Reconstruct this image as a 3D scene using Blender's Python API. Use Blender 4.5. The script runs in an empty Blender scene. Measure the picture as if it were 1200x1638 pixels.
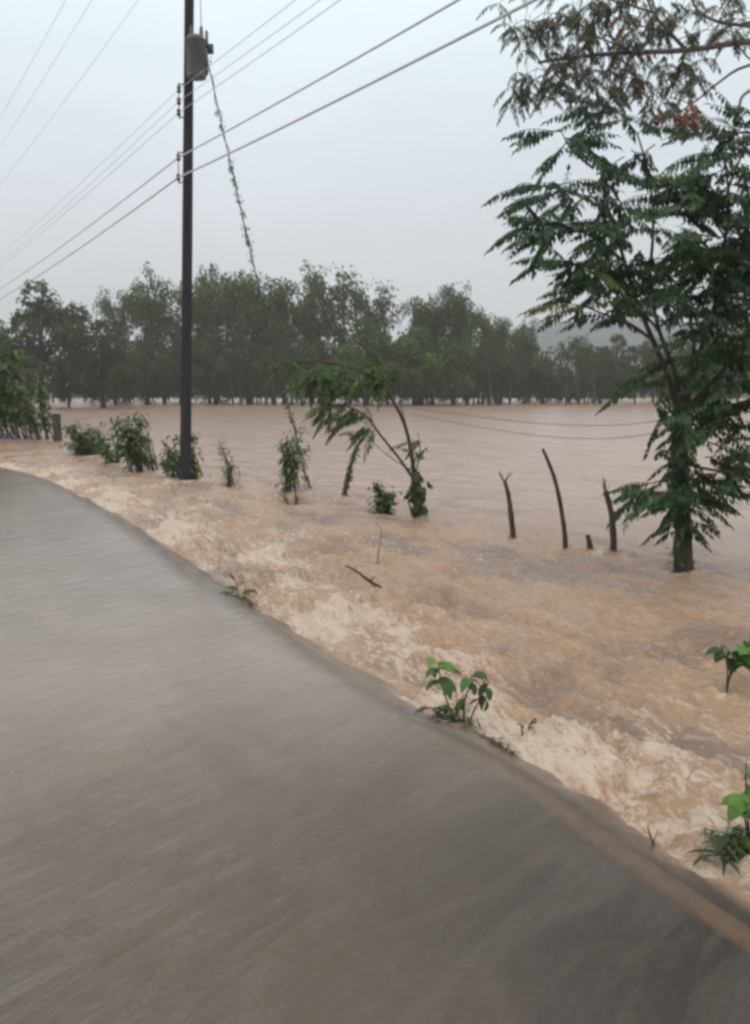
import bpy, math, random
import numpy as np
from mathutils import Vector

sc = bpy.context.scene
R = math.radians
rng = np.random.default_rng(7)
random.seed(7)

# ------------------------------------------------------------------ camera
F = 1450.0                      # focal length in photo pixels (1200 x 1638)
H = 2.0                         # eye height above the water on the road
PITCH = math.atan(204 / F)
cam_d = bpy.data.cameras.new('camera')
cam = bpy.data.objects.new('camera', cam_d)
sc.collection.objects.link(cam)
cam.location = (0, 0, H)
cam.rotation_euler = (math.pi / 2 - PITCH, 0, 0)
cam_d.sensor_fit = 'VERTICAL'
cam_d.sensor_height = 24.0
cam_d.lens = 24.0 * F / 1638
cam_d.clip_start = 0.05
cam_d.clip_end = 3000
sc.camera = cam

# ------------------------------------------------------------------ sky, sun, exposure
SUN_EL, SUN_ROT = R(58), R(200)
w = bpy.data.worlds.new('World'); sc.world = w; w.use_nodes = True
nt = w.node_tree; nt.nodes.clear(); N = nt.nodes.new; L = nt.links.new
out = N('ShaderNodeOutputWorld'); bg = N('ShaderNodeBackground'); bg.inputs['Strength'].default_value = 0.1
sky = N('ShaderNodeTexSky'); sky.sky_type = 'NISHITA'; sky.sun_disc = False
sky.sun_elevation = SUN_EL; sky.sun_rotation = SUN_ROT; sky.dust_density = 4.0; sky.air_density = 1.0
tc = N('ShaderNodeTexCoord'); sep = N('ShaderNodeSeparateXYZ'); L(tc.outputs['Generated'], sep.inputs[0])
ramp = N('ShaderNodeValToRGB'); L(sep.outputs['Z'], ramp.inputs[0])
el = ramp.color_ramp.elements
el[0].position = 0.0; el[0].color = (0.61, 0.62, 0.64, 1)
el[1].position = 1.0; el[1].color = (0.98, 1.0, 1.0, 1)
for p, c in ((0.10, (0.635, 0.65, 0.68, 1)), (0.24, (0.70, 0.76, 0.82, 1)), (0.36, (0.80, 0.91, 0.95, 1)), (0.6, (0.95, 0.98, 1.0, 1))):
    e = el.new(p); e.color = c
cl = N('ShaderNodeTexNoise'); cl.inputs['Scale'].default_value = 2.2; cl.inputs['Detail'].default_value = 4
mp = N('ShaderNodeMapping'); mp.inputs['Scale'].default_value = (1, 1, 3); mp.inputs['Location'].default_value = (0.4, 0, 0)
L(tc.outputs['Generated'], mp.inputs[0]); L(mp.outputs[0], cl.inputs[0])
cr = N('ShaderNodeMapRange'); cr.inputs['From Min'].default_value = 0.3; cr.inputs['From Max'].default_value = 0.7
cr.inputs['To Min'].default_value = 10.5; cr.inputs['To Max'].default_value = 12.3
L(cl.outputs[0], cr.inputs[0])
vm = N('ShaderNodeVectorMath'); vm.operation = 'SCALE'; L(ramp.outputs[0], vm.inputs[0]); L(cr.outputs[0], vm.inputs['Scale'])
mx = N('ShaderNodeMix'); mx.data_type = 'RGBA'; mx.inputs[0].default_value = 0.95
L(sky.outputs[0], mx.inputs[6]); L(vm.outputs[0], mx.inputs[7]); L(mx.outputs[2], bg.inputs[0]); L(bg.outputs[0], out.inputs[0])

sd = bpy.data.lights.new('sun', 'SUN'); sd.energy = 0.5; sd.angle = R(30); sd.color = (1, 0.97, 0.92)
sun = bpy.data.objects.new('sun', sd); sc.collection.objects.link(sun)
sun.location = (0, 0, 60)
sdir = Vector((math.sin(SUN_ROT) * math.cos(SUN_EL), math.cos(SUN_ROT) * math.cos(SUN_EL), math.sin(SUN_EL)))
sun.rotation_euler = sdir.to_track_quat('Z', 'Y').to_euler()

sc.view_settings.view_transform = 'Standard'; sc.view_settings.look = 'None'
sc.view_settings.exposure = 0.0; sc.view_settings.gamma = 1.0
sc.view_settings.use_curve_mapping = False
sc.render.engine = 'CYCLES'
sc.cycles.use_denoising = True
sc.cycles.pixel_filter_type = 'BLACKMAN_HARRIS'
sc.cycles.filter_width = 3.1          # the phone picture is soft all over
sc.cycles.max_bounces = 6; sc.cycles.volume_bounces = 1
sc.cycles.transparent_max_bounces = 12

# ------------------------------------------------------------------ helpers
cp, sp = math.cos(PITCH), math.sin(PITCH)
def ray(px, py):
    a, b = (px - 600) / F, -(py - 819) / F
    return np.array([a, cp + b * sp, -sp + b * cp])
def at(px, py, z=0.0):
    r = ray(px, py); t = (z - H) / r[2]
    return np.array([r[0] * t, r[1] * t, z])
def aty(px, py, Y):
    r = ray(px, py); t = Y / r[1]
    return np.array([r[0] * t, Y, H + r[2] * t])

def hash2(ix, iy, seed):
    h = (ix.astype(np.int64) * 374761393 + iy.astype(np.int64) * 668265263 + seed * 1442695041) & 0x7fffffff
    h = ((h ^ (h >> 13)) * 1274126177) & 0x7fffffff
    return (h ^ (h >> 16)) & 0x7fffffff
def perlin(x, y, seed=0):
    x0, y0 = np.floor(x), np.floor(y); fx, fy = x - x0, y - y0
    u, v = fx * fx * fx * (fx * (fx * 6 - 15) + 10), fy * fy * fy * (fy * (fy * 6 - 15) + 10)
    def g(ix, iy, dx, dy):
        a = hash2(ix, iy, seed) / 0x7fffffff * 2 * np.pi
        return np.cos(a) * dx + np.sin(a) * dy
    n00 = g(x0, y0, fx, fy); n10 = g(x0 + 1, y0, fx - 1, fy)
    n01 = g(x0, y0 + 1, fx, fy - 1); n11 = g(x0 + 1, y0 + 1, fx - 1, fy - 1)
    return ((n00 * (1 - u) + n10 * u) * (1 - v) + (n01 * (1 - u) + n11 * u) * v) * 1.5
def fbm(x, y, seed=0, o=4, g=0.5):
    s, a, k = 0, 1.0, 1.0
    for i in range(o):
        s = s + a * perlin(x * k, y * k, seed + i * 17); a *= g; k *= 2.03
    return s
def sstep(a, b, x):
    t = np.clip((x - a) / (b - a), 0, 1); return t * t * (3 - 2 * t)

class MB:
    def __init__(s): s.v = []; s.q = []; s.t = []; s.n = 0; s.a = []
    def add(s, v, q=None, t=None, a=None):
        v = np.asarray(v, float).reshape(-1, 3)
        if q is not None and len(q): s.q.append(np.asarray(q, int).reshape(-1, 4) + s.n)
        if t is not None and len(t): s.t.append(np.asarray(t, int).reshape(-1, 3) + s.n)
        s.v.append(v); s.a.append(np.full(len(v), 0.5) if a is None else np.broadcast_to(np.asarray(a, float), (len(v),)))
        s.n += len(v)
    def tube(s, pts, rad, k=7, a=0.5, jit=0.0):
        pts = np.asarray(pts, float); n = len(pts); rad = np.broadcast_to(np.asarray(rad, float), (n,)).copy()
        tan = np.gradient(pts, axis=0); tan /= np.linalg.norm(tan, axis=1)[:, None] + 1e-9
        up = np.array([0, 0, 1.0]) if abs(tan[0][2]) < 0.9 else np.array([1.0, 0, 0])
        V = []
        for i in range(n):
            up = up - tan[i] * up.dot(tan[i]); up /= np.linalg.norm(up) + 1e-9
            sd_ = np.cross(tan[i], up)
            th = np.arange(k) / k * 2 * np.pi
            rr = rad[i] * (1 + (rng.uniform(-jit, jit, k) if jit else 0))
            V.append(pts[i] + (np.cos(th) * rr)[:, None] * up + (np.sin(th) * rr)[:, None] * sd_)
        V = np.concatenate(V)
        i, j = np.meshgrid(np.arange(n - 1), np.arange(k), indexing='ij'); i = i.ravel(); j = j.ravel(); j2 = (j + 1) % k
        q = np.stack([i * k + j, i * k + j2, (i + 1) * k + j2, (i + 1) * k + j], 1)
        c = len(V); V = np.vstack([V, pts[0], pts[-1]])
        jj = np.arange(k); t = np.vstack([np.stack([(jj + 1) % k, jj, np.full(k, c)], 1),
                                          np.stack([(n - 1) * k + jj, (n - 1) * k + (jj + 1) % k, np.full(k, c + 1)], 1)])
        s.add(V, q, t, a)
    def box(s, c, sz, a=0.5):
        c = np.asarray(c, float); x, y, z = np.asarray(sz, float) / 2
        v = np.array([[i, j, k] for i in (-x, x) for j in (-y, y) for k in (-z, z)]) + c
        s.add(v, [[0, 1, 3, 2], [4, 6, 7, 5], [0, 4, 5, 1], [2, 3, 7, 6], [0, 2, 6, 4], [1, 5, 7, 3]], None, a)
    def lathe(s, c, prof, k=20, a=0.5):
        c = np.asarray(c, float); th = np.arange(k) / k * 2 * np.pi; n = len(prof)
        V = np.concatenate([np.stack([np.cos(th) * r, np.sin(th) * r, np.full(k, z)], 1) for r, z in prof]) + c
        i, j = np.meshgrid(np.arange(n - 1), np.arange(k), indexing='ij'); i = i.ravel(); j = j.ravel(); j2 = (j + 1) % k
        s.add(V, np.stack([i * k + j, i * k + j2, (i + 1) * k + j2, (i + 1) * k + j], 1), None, a)
    def leaves(s, c, d, ln, wd, a, nrm=None):
        """diamond leaves: base c, axis d (N,3), length, width, tint"""
        c = np.asarray(c, float); d = np.asarray(d, float); n = len(c)
        d = d / (np.linalg.norm(d, axis=1)[:, None] + 1e-9)
        r = rng.normal(size=(n, 3)) if nrm is None else nrm
        sd_ = np.cross(d, r); sd_ /= np.linalg.norm(sd_, axis=1)[:, None] + 1e-9
        ln = np.broadcast_to(ln, (n,))[:, None]; wd = np.broadcast_to(wd, (n,))[:, None]
        nn = np.cross(sd_, d)
        V = np.stack([c, c + d * ln * .45 + sd_ * wd * .5 + nn * wd * .12, c + d * ln + nn * ln * -.06, c + d * ln * .45 - sd_ * wd * .5 + nn * wd * .12], 1).reshape(-1, 3)
        q = np.arange(n * 4).reshape(-1, 4)
        s.add(V, q, None, np.repeat(np.broadcast_to(a, (n,)), 4))
    def blade(s, b, d, up, ln, wd, curl=0.4, a=0.5, n=6, fold=0.25, tip=1.0):
        """one curved, folded leaf of n segments"""
        b = np.asarray(b, float); d = np.asarray(d, float); d = d / np.linalg.norm(d)
        up = np.asarray(up, float); sd_ = np.cross(d, up); sd_ /= np.linalg.norm(sd_) + 1e-9; up = np.cross(sd_, d)
        V = []; p = b.copy(); ang = 0
        for i in range(n + 1):
            t = i / n; wv = wd * .5 * (math.sin(math.pi * min(1, t ** 0.75 * tip)) + 0.02)
            ca, sa = math.cos(ang), math.sin(ang); dd = d * ca - up * sa; uu = up * ca + d * sa
            V += [p - sd_ * wv + uu * wv * fold, p, p + sd_ * wv + uu * wv * fold]
            p = p + dd * ln / n; ang += curl / n * (1 + t)
        q = []
        for i in range(n):
            o = i * 3; q += [[o, o + 1, o + 4, o + 3], [o + 1, o + 2, o + 5, o + 4]]
        s.add(np.array(V), q, None, a)
    def build(s, name, mat, parent=None, origin=(0, 0, 0), smooth=False):
        V = np.concatenate(s.v) - np.asarray(origin, float)
        q = np.concatenate(s.q) if s.q else np.zeros((0, 4), int); t = np.concatenate(s.t) if s.t else np.zeros((0, 3), int)
        me = bpy.data.meshes.new(name); me.vertices.add(len(V)); me.vertices.foreach_set('co', V.ravel())
        nl = len(q) * 4 + len(t) * 3; me.loops.add(nl); me.polygons.add(len(q) + len(t))
        me.loops.foreach_set('vertex_index', np.concatenate([q.ravel(), t.ravel()]).astype(np.int32))
        st = np.concatenate([np.arange(len(q)) * 4, len(q) * 4 + np.arange(len(t)) * 3]).astype(np.int32)
        me.polygons.foreach_set('loop_start', st)
        try: me.polygons.foreach_set('loop_total', np.concatenate([np.full(len(q), 4), np.full(len(t), 3)]).astype(np.int32))
        except Exception: pass
        at_ = me.attributes.new('tint', 'FLOAT', 'POINT'); at_.data.foreach_set('value', np.concatenate(s.a).astype(np.float32))
        me.update(calc_edges=True); me.validate()
        if smooth: me.polygons.foreach_set('use_smooth', np.ones(len(me.polygons), bool))
        me.materials.append(mat)
        o = bpy.data.objects.new(name, me); sc.collection.objects.link(o)
        if parent is not None: o.parent = parent
        else: o.location = tuple(origin)
        return o

def tag(o, label=None, cat=None, group=None, kind=None):
    if label: o['label'] = label
    if cat: o['category'] = cat
    if group: o['group'] = group
    if kind: o['kind'] = kind
    return o
def thing(name, label, cat, loc=(0, 0, 0), group=None):
    o = bpy.data.objects.new(name, None); sc.collection.objects.link(o); o.location = tuple(loc)
    o.empty_display_size = 0.3
    return tag(o, label, cat, group)

# ------------------------------------------------------------------ materials
def mat(name, col, col2=None, rough=0.7, scale=6, bump=0.0, bscale=20, stretch=(1, 1, 1), spec=0.4):
    m = bpy.data.materials.new(name); m.use_nodes = True; t = m.node_tree; b = t.nodes['Principled BSDF']
    b.inputs['Roughness'].default_value = rough; b.inputs['Specular IOR Level'].default_value = spec
    c = t.nodes.new('ShaderNodeTexCoord'); mp_ = t.nodes.new('ShaderNodeMapping'); mp_.inputs['Scale'].default_value = stretch
    t.links.new(c.outputs['Object'], mp_.inputs[0])
    n = t.nodes.new('ShaderNodeTexNoise'); n.inputs['Scale'].default_value = scale; n.inputs['Detail'].default_value = 6
    t.links.new(mp_.outputs[0], n.inputs[0])
    r = t.nodes.new('ShaderNodeValToRGB'); r.color_ramp.elements[0].position = .35; r.color_ramp.elements[1].position = .65
    r.color_ramp.elements[0].color = (*col, 1); r.color_ramp.elements[1].color = (*(col2 or col), 1)
    t.links.new(n.outputs[0], r.inputs[0]); t.links.new(r.outputs[0], b.inputs['Base Color'])
    if bump:
        n2 = t.nodes.new('ShaderNodeTexNoise'); n2.inputs['Scale'].default_value = bscale; n2.inputs['Detail'].default_value = 5
        t.links.new(mp_.outputs[0], n2.inputs[0])
        bp = t.nodes.new('ShaderNodeBump'); bp.inputs['Strength'].default_value = bump; bp.inputs['Distance'].default_value = 0.02
        t.links.new(n2.outputs[0], bp.inputs['Height']); t.links.new(bp.outputs[0], b.inputs['Normal'])
    return m
def leafmat(name, stops, rough=0.45, trans=0.25):
    """colour chosen by the per-leaf tint attribute: stops = [(pos, rgb), ...]"""
    m = bpy.data.materials.new(name); m.use_nodes = True; t = m.node_tree; b = t.nodes['Principled BSDF']
    b.inputs['Roughness'].default_value = rough; b.inputs['Specular IOR Level'].default_value = 0.35
    a = t.nodes.new('ShaderNodeAttribute'); a.attribute_name = 'tint'
    r = t.nodes.new('ShaderNodeValToRGB'); e = r.color_ramp.elements
    e[0].position = stops[0][0]; e[0].color = (*stops[0][1], 1); e[1].position = stops[-1][0]; e[1].color = (*stops[-1][1], 1)
    for p, c in stops[1:-1]:
        x = e.new(p); x.color = (*c, 1)
    t.links.new(a.outputs['Fac'], r.inputs[0]); t.links.new(r.outputs[0], b.inputs['Base Color'])
    tr = t.nodes.new('ShaderNodeBsdfTranslucent'); t.links.new(r.outputs[0], tr.inputs[0])
    ms = t.nodes.new('ShaderNodeMixShader'); ms.inputs[0].default_value = trans
    o = t.nodes['Material Output']
    t.links.new(b.outputs[0], ms.inputs[1]); t.links.new(tr.outputs[0], ms.inputs[2]); t.links.new(ms.outputs[0], o.inputs[0])
    return m

M_far = leafmat('far_foliage', [(0, (.034, .056, .013)), (.5, (.07, .115, .022)), (1, (.15, .20, .04))], .7)
M_far_dark = leafmat('far_foliage_dark', [(0, (.025, .041, .012)), (.5, (.048, .079, .018)), (1, (.095, .13, .03))], .7)
M_far_green = leafmat('far_foliage_green', [(0, (.032, .07, .012)), (.5, (.065, .12, .018)), (1, (.13, .19, .03))], .7)
M_near = leafmat('pinnate_foliage', [(0, (.018, .042, .018)), (.4, (.034, .085, .026)), (.7, (.07, .15, .035)), (.9, (.13, .16, .03)), (1, (.30, .12, .03))])
M_sparse = leafmat('thin_foliage', [(0, (.06, .07, .04)), (.5, (.09, .12, .05)), (.8, (.16, .13, .09)), (1, (.38, .14, .07))])
M_bush = leafmat('bush_foliage', [(0, (.035, .07, .018)), (.5, (.095, .165, .032)), (1, (.21, .29, .06))])
M_bright = leafmat('bright_foliage', [(0, (.035, .06, .022)), (.5, (.065, .14, .03)), (1, (.17, .32, .06))], .5, .3)
M_bark = mat('bark', (.035, .03, .024), (.075, .062, .05), .9, 9, .6, 22, (1, 1, .3))
M_barkgrey = mat('grey_bark', (.13, .12, .115), (.22, .2, .19), .9, 9, .5, 22, (1, 1, .4))
M_barkfar = mat('far_bark', (.06, .05, .045), (.11, .095, .085), .9, 2)
M_barkdark = mat('dark_far_bark', (.03, .026, .022), (.05, .042, .035), .9, 2)
M_barkpale = mat('pale_bark', (.25, .22, .2), (.34, .3, .27), .9, 2)
M_pole = mat('pole_wood', (.014, .013, .018), (.034, .029, .033), .85, 5, .5, 40, (4, 4, .25))
M_metal = mat('transformer_paint', (.09, .09, .095), (.15, .15, .15), .5, 4, .1, 12)
M_dkmetal = mat('dark_metal', (.05, .05, .055), (.09, .09, .09), .5, 8)
M_ceram = mat('porcelain', (.10, .06, .05), (.16, .11, .10), .35, 8)
M_wire = mat('cable', (.58, .58, .62), (.66, .66, .70), .6, 4)
M_deadwood = mat('dead_wood', (.055, .035, .028), (.11, .07, .05), .9, 12, .6, 30, (1, 1, .3))

# ------------------------------------------------------------------ road edge, flow coordinates
EP = [(-260, 718), (0, 747), (110, 785), (222, 848), (345, 932), (480, 1018), (640, 1118), (840, 1218), (1000, 1325), (1200, 1452)]
E = np.array([at(*p)[:2] for p in EP])
dlast = (E[-1] - E[-2]); dlast /= np.linalg.norm(dlast)
dfirst = (E[0] - E[1]) / np.linalg.norm(E[0] - E[1])
E = np.vstack([E[0] + dfirst * 90, E[0] + dfirst * 5, E, E[-1] + dlast * .8, E[-1] + dlast * 14])
# smooth
Es = []
for i in range(0, len(E) - 1):
    for t in (0, .25, .5, .75):
        if i in (0, len(E) - 2):
            Es.append(E[i] + (E[i + 1] - E[i]) * t); continue
        a, b, c, d = E[i - 1], E[i], E[i + 1], E[i + 2]
        Es.append(.5 * ((2 * b) + (c - a) * t + (2 * a - 5 * b + 4 * c - d) * t * t + (3 * b - a - 3 * c + d) * t ** 3) if 1 < i < len(E) - 3 else b + (c - b) * t)
Es += [E[-1]]
E = np.array(Es)[::-1]                 # runs from beside the camera into the distance
seg = E[1:] - E[:-1]; sl = np.linalg.norm(seg, axis=1); cum = np.concatenate([[0], np.cumsum(sl)])
def flow(x, y):
    """s along the road edge, d across it (+ = field side)"""
    best = np.full(x.shape, 1e9); S = np.zeros_like(x); D = np.zeros_like(x)
    for i in range(len(seg)):
        ux, uy = seg[i] / sl[i]; rx, ry = x - E[i][0], y - E[i][1]
        t = np.clip(rx * ux + ry * uy, 0, sl[i])
        qx, qy = rx - ux * t, ry - uy * t; dd = np.hypot(qx, qy); side = np.where(rx * uy - ry * ux > 0, 1, -1)
        m = dd < best; best = np.where(m, dd, best); S = np.where(m, cum[i] + t, S); D = np.where(m, dd * side, D)
    return S, D

def water_height(x, y, S, D):
    dist = np.hypot(x, y)
    near = 1 - sstep(25, 70, dist)
    Dw = D + 0.07 * fbm(S * .9, D * .3, 3, 3) + .035 * fbm(S * 5, D * 2, 7, 3) * sstep(-.05, .12, D)
    lip = sstep(-0.10, 0.34, Dw)
    z = -0.15 * lip + 0.09 * sstep(1.2, 5, D)
    # standing wave just past the lip
    z += 0.075 * np.exp(-((Dw - 0.60) / 0.24) ** 2) * (0.6 + 1.2 * fbm(S * 1.8, D * .5, 11, 4))
    z += 0.018 * np.exp(-((Dw + 0.28) / 0.22) ** 2)
    turb = sstep(0.10, 0.36, Dw) * (1 - 0.70 * sstep(3.0, 7.5, D)) * (1 - .5 * sstep(18, 60, dist))
    rid = 1 - np.abs(fbm(S * .95 + .5 * perlin(x * .8, y * .8, 91) + .45 * D, D * 2.5, 21, 4))
    z += turb * ((0.085 + .075 * (1 - sstep(1.0, 3.5, D))) * (rid - 0.72) + 0.024 * fbm(S * 3, D * 8, 33, 4) + 0.06 * fbm(S * .6, D * 1.5, 35, 2))
    fld = sstep(3, 7, D) * near
    z += fld * 0.018 * fbm(x * .8, y * 1.3, 55, 3)
    # low swells running across the road
    ax, ay = -.62, -.78
    u = x * ax + y * ay; v = -x * ay + y * ax
    wv = v * 2.0 + 0.55 * fbm(u * .45, v * .5, 61, 2)
    rd = 1 - sstep(-.25, .1, Dw)
    z += rd * near * (0.0007 * fbm(u * .6, wv, 63, 3) + 0.0065 * (.6 - np.abs(fbm(u * 1.1 + .3 * perlin(u, v, 2), v * 7.5, 65, 4))) * (1 - .8 * sstep(6, 18, dist)) + 0.0024 * fbm(u * 4.5, v * 11, 67, 3))
    # water piling up against whatever stands in it, and a dip behind
    for bx, by, br_ in STAND:
        dx, dy = x - bx, y - by; rr2 = (dx * dx + dy * dy) / (br_ * br_)
        z += .035 * np.exp(-((np.sqrt(rr2) - 1.5) / .6) ** 2) - .03 * np.exp(-(((dx + 1.6 * br_) / (2.2 * br_)) ** 2 + ((dy + 1.2 * br_) / (1.2 * br_)) ** 2))
    return z, Dw, turb, rid
STAND = [(*at(px, py, -.1)[:2], r_) for px, py, r_ in ((297, 768, .24), (1094, 918, .2), (668, 826, .16), (905, 884, .09), (821, 866, .1), (946, 888, .09), (982, 890, .11), (549, 800, .12), (93, 706, .3),
         (462, 790, .3), (613, 822, .22), (368, 778, .2), (308, 768, .35), (225, 750, .45), (150, 728, .5), (1162, 1104, .07), (742, 1160, .1), (1205, 1350, .12))]

# ------------------------------------------------------------------ terrain, road
def gridmesh(name, X, Y, Z, m, uv=None, uv2=None, attrs=None, smooth=True):
    ny, nx = X.shape; mb = MB()
    i, j = np.meshgrid(np.arange(ny - 1), np.arange(nx - 1), indexing='ij'); i = i.ravel(); j = j.ravel()
    q = np.stack([i * nx + j, i * nx + j + 1, (i + 1) * nx + j + 1, (i + 1) * nx + j], 1)
    mb.add(np.stack([X.ravel(), Y.ravel(), Z.ravel()], 1), q)
    o = mb.build(name, m, smooth=smooth); me = o.data
    if uv is not None:
        ul = me.uv_layers.new(name='flow'); vi = np.zeros(len(me.loops), int); me.loops.foreach_get('vertex_index', vi)
        ul.data.foreach_set('uv', np.stack([uv[0].ravel()[vi], uv[1].ravel()[vi]], 1).astype(np.float32).ravel())
        if uv2 is not None:
            u2 = me.uv_layers.new(name='across'); u2.data.foreach_set('uv', np.stack([uv2[0].ravel()[vi], uv2[1].ravel()[vi]], 1).astype(np.float32).ravel())
    for k, a in (attrs or {}).items():
        t = me.attributes.new(k, 'FLOAT', 'POINT'); t.data.foreach_set('value', a.ravel().astype(np.float32))
    return o

M_ground = mat('wet_soil', (.10, .08, .05), (.07, .09, .04), .95, .6, .4, 4)
gx = np.concatenate([np.linspace(-1500, -90, 14), np.linspace(-80, 80, 81), np.linspace(90, 1500, 14)])
gy = np.concatenate([[-300, -80], np.linspace(-30, 190, 111), [230, 300, 500, 900, 2000]])
GX, GY = np.meshgrid(gx, gy)
gs, gd = flow(GX, GY)
GZ = -0.75 + 0.55 * (1 - sstep(-.5, 1.6, gd)) + .08 * fbm(GX * .2, GY * .2, 5, 2)
GZ = np.where(gd < -7.5, GZ + .0, GZ) + 1.6 * sstep(128, 150, GY + .06 * np.abs(GX)) 
tag(gridmesh('ground', GX, GY, GZ, M_ground), 'brown flooded ground under and behind the water', kind='structure')

M_road = mat('asphalt', (.035, .036, .034), (.06, .06, .055), .8, 40, .5, 200)
rs = np.linspace(0, cum[-1] - 40, 240)
def edge_pt(s):
    i = np.clip(np.searchsorted(cum, s) - 1, 0, len(seg) - 1); u = seg[i] / sl[i][:, None]
    return E[i] + u * (s - cum[i])[:, None], u
pt, u = edge_pt(rs)
from_off = lambda off: pt - np.stack([u[:, 1], -u[:, 0]], 1) * off     # towards the road side
def ribbon(name, o0, o1, z, m, label, th=0.12):
    a, b = from_off(o0), from_off(o1); mb = MB(); n = len(a)
    zz = np.full(n, z)
    V = np.concatenate([np.c_[a, zz], np.c_[b, zz], np.c_[a, zz - th], np.c_[b, zz - th]])
    i = np.arange(n - 1)
    q = np.concatenate([np.stack([i, i + 1, n + i + 1, n + i], 1), np.stack([2 * n + i, 2 * n + i + 1, i + 1, i], 1),
                        np.stack([n + i, n + i + 1, 3 * n + i + 1, 3 * n + i], 1)])
    mb.add(V, q); return tag(mb.build(name, m), label, kind='structure')
ribbon('road', .04, 7.2, -0.055, M_road, 'dark asphalt road under shallow flood water')
M_paint = mat('worn_edge_paint', (.42, .24, .13), (.28, .17, .10), .7, 6, .2, 60)
ribbon('road_edge_line', .07, .18, -0.026, M_paint, 'orange mud stained line along the submerged road edge', .026)

# ------------------------------------------------------------------ water
def water_material():
    m = bpy.data.materials.new('muddy_water'); m.use_nodes = True; t = m.node_tree; n = t.nodes; l = t.links
    b = n['Principled BSDF']; o = n['Material Output']
    def attr(k):
        a = n.new('ShaderNodeAttribute'); a.attribute_name = k; return a.outputs['Fac']
    uv = n.new('ShaderNodeUVMap'); uv.uv_map = 'flow'
    geo = n.new('ShaderNodeNewGeometry')
    def noise(vec, sc_, detail=4, rough=.6, dist=0.0):
        x = n.new('ShaderNodeTexNoise'); x.inputs['Scale'].default_value = sc_; x.inputs['Detail'].default_value = detail
        x.inputs['Roughness'].default_value = rough; x.inputs['Distortion'].default_value = dist; l.new(vec, x.inputs[0]); return x.outputs[0]
    def mapping(vec, s_, rot=0):
        x = n.new('ShaderNodeMapping'); x.inputs['Scale'].default_value = s_; x.inputs['Rotation'].default_value = (0, 0, rot); l.new(vec, x.inputs[0]); return x.outputs[0]
    def mr(v, a, b_, c, d):
        x = n.new('ShaderNodeMapRange'); x.interpolation_type = 'SMOOTHSTEP'; l.new(v, x.inputs[0])
        for k_, val in zip((1, 2, 3, 4), (a, b_, c, d)): x.inputs[k_].default_value = val
        return x.outputs[0]
    def mth(op, a, b_):
        x = n.new('ShaderNodeMath'); x.operation = op
        for k_, v in ((0, a), (1, b_)):
            if isinstance(v, (int, float)): x.inputs[k_].default_value = v
            else: l.new(v, x.inputs[k_])
        return x.outputs[0]
    def mix(f, a, b_):
        x = n.new('ShaderNodeMix'); x.data_type = 'RGBA'
        if isinstance(f, (int, float)): x.inputs[0].default_value = f
        else: l.new(f, x.inputs[0])
        for k_, v in ((6, a), (7, b_)):
            if isinstance(v, tuple): x.inputs[k_].default_value = (*v, 1)
            else: l.new(v, x.inputs[k_])
        return x.outputs[2]
    uv2 = n.new('ShaderNodeUVMap'); uv2.uv_map = 'across'
    turb, foam, clear = attr('turb'), attr('foam'), attr('clear')
    silt = noise(mapping(uv.outputs[0], (.35, .9, 1)), 1.3, 6, .6, .8)
    calm = mix(mr(silt, .35, .65, 0, 1), (.39, .265, .215), (.47, .33, .26))
    rough_c = mix(mr(silt, .36, .64, 0, 1), (.31, .205, .14), (.47, .325, .225))
    roadc = mix(mr(silt, .3, .7, 0, 1), (.28, .225, .185), (.33, .265, .22))
    side = attr('side')
    patch = noise(mapping(uv.outputs[0], (.55, 1.3, 1), .25), .9, 5, .6, 1.0)
    rough_c = mix(mr(patch, .40, .56, 0, .85), rough_c, (.50, .31, .185))
    rough_c = mix(mr(patch, .50, .36, 0, .8), rough_c, (.30, .21, .16))
    st1 = noise(mapping(uv2.outputs[0], (.8, 5.2, 1)), 1.5, 6, .65, .15)
    st2 = noise(mapping(uv2.outputs[0], (1.8, 14, 1)), 3.4, 6, .7, .1)
    smask = mth('MULTIPLY', mr(st1, .50, .66, 0, .62), attr('streak'))
    roadc = mix(smask, roadc, (.215, .15, .10))
    clear = mth('MULTIPLY', clear, mth('SUBTRACT', 1.0, mth('MULTIPLY', smask, .28)))
    roadc = mix(mth('MULTIPLY', mr(st2, .50, .72, 0, .40), attr('streak')), roadc, (.20, .16, .125))
    base = mix(side, roadc, calm)
    base = mix(turb, base, rough_c)
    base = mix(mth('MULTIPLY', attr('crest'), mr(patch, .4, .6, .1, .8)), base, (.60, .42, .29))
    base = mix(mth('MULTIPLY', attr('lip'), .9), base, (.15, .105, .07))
    grit = noise(mapping(geo.outputs['Position'], (1, 1, 1)), 38, 4, .7)
    base = mix(mr(grit, .35, .7, .0, .30), base, (.17, .135, .105))
    fs = noise(mapping(uv.outputs[0], (1.0, 2.8, 1), .35), 3.6, 10, .78, 1.0)
    fs2 = noise(mapping(uv.outputs[0], (2.2, 7, 1), .5), 4.5, 8, .7, .8)
    fs3 = noise(mapping(geo.outputs['Position'], (1, 1, 1)), 30, 5, .7, .4)
    ff = mth('ADD', mth('ADD', fs, mth('MULTIPLY', fs2, .5)), mth('MULTIPLY', mth('SUBTRACT', fs3, .5), .35))
    fm = mth('ADD', ff, mth('MULTIPLY', foam, .25))
    fmask = mth('MULTIPLY', mr(fm, .86, 1.06, 0, 1), mr(foam, .02, .3, 0, 1))
    base = mix(fmask, base, (.66, .53, .42))
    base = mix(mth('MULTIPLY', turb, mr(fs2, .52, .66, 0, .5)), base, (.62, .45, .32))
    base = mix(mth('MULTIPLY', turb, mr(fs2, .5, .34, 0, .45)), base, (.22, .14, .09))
    l.new(base, b.inputs['Base Color'])
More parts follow.
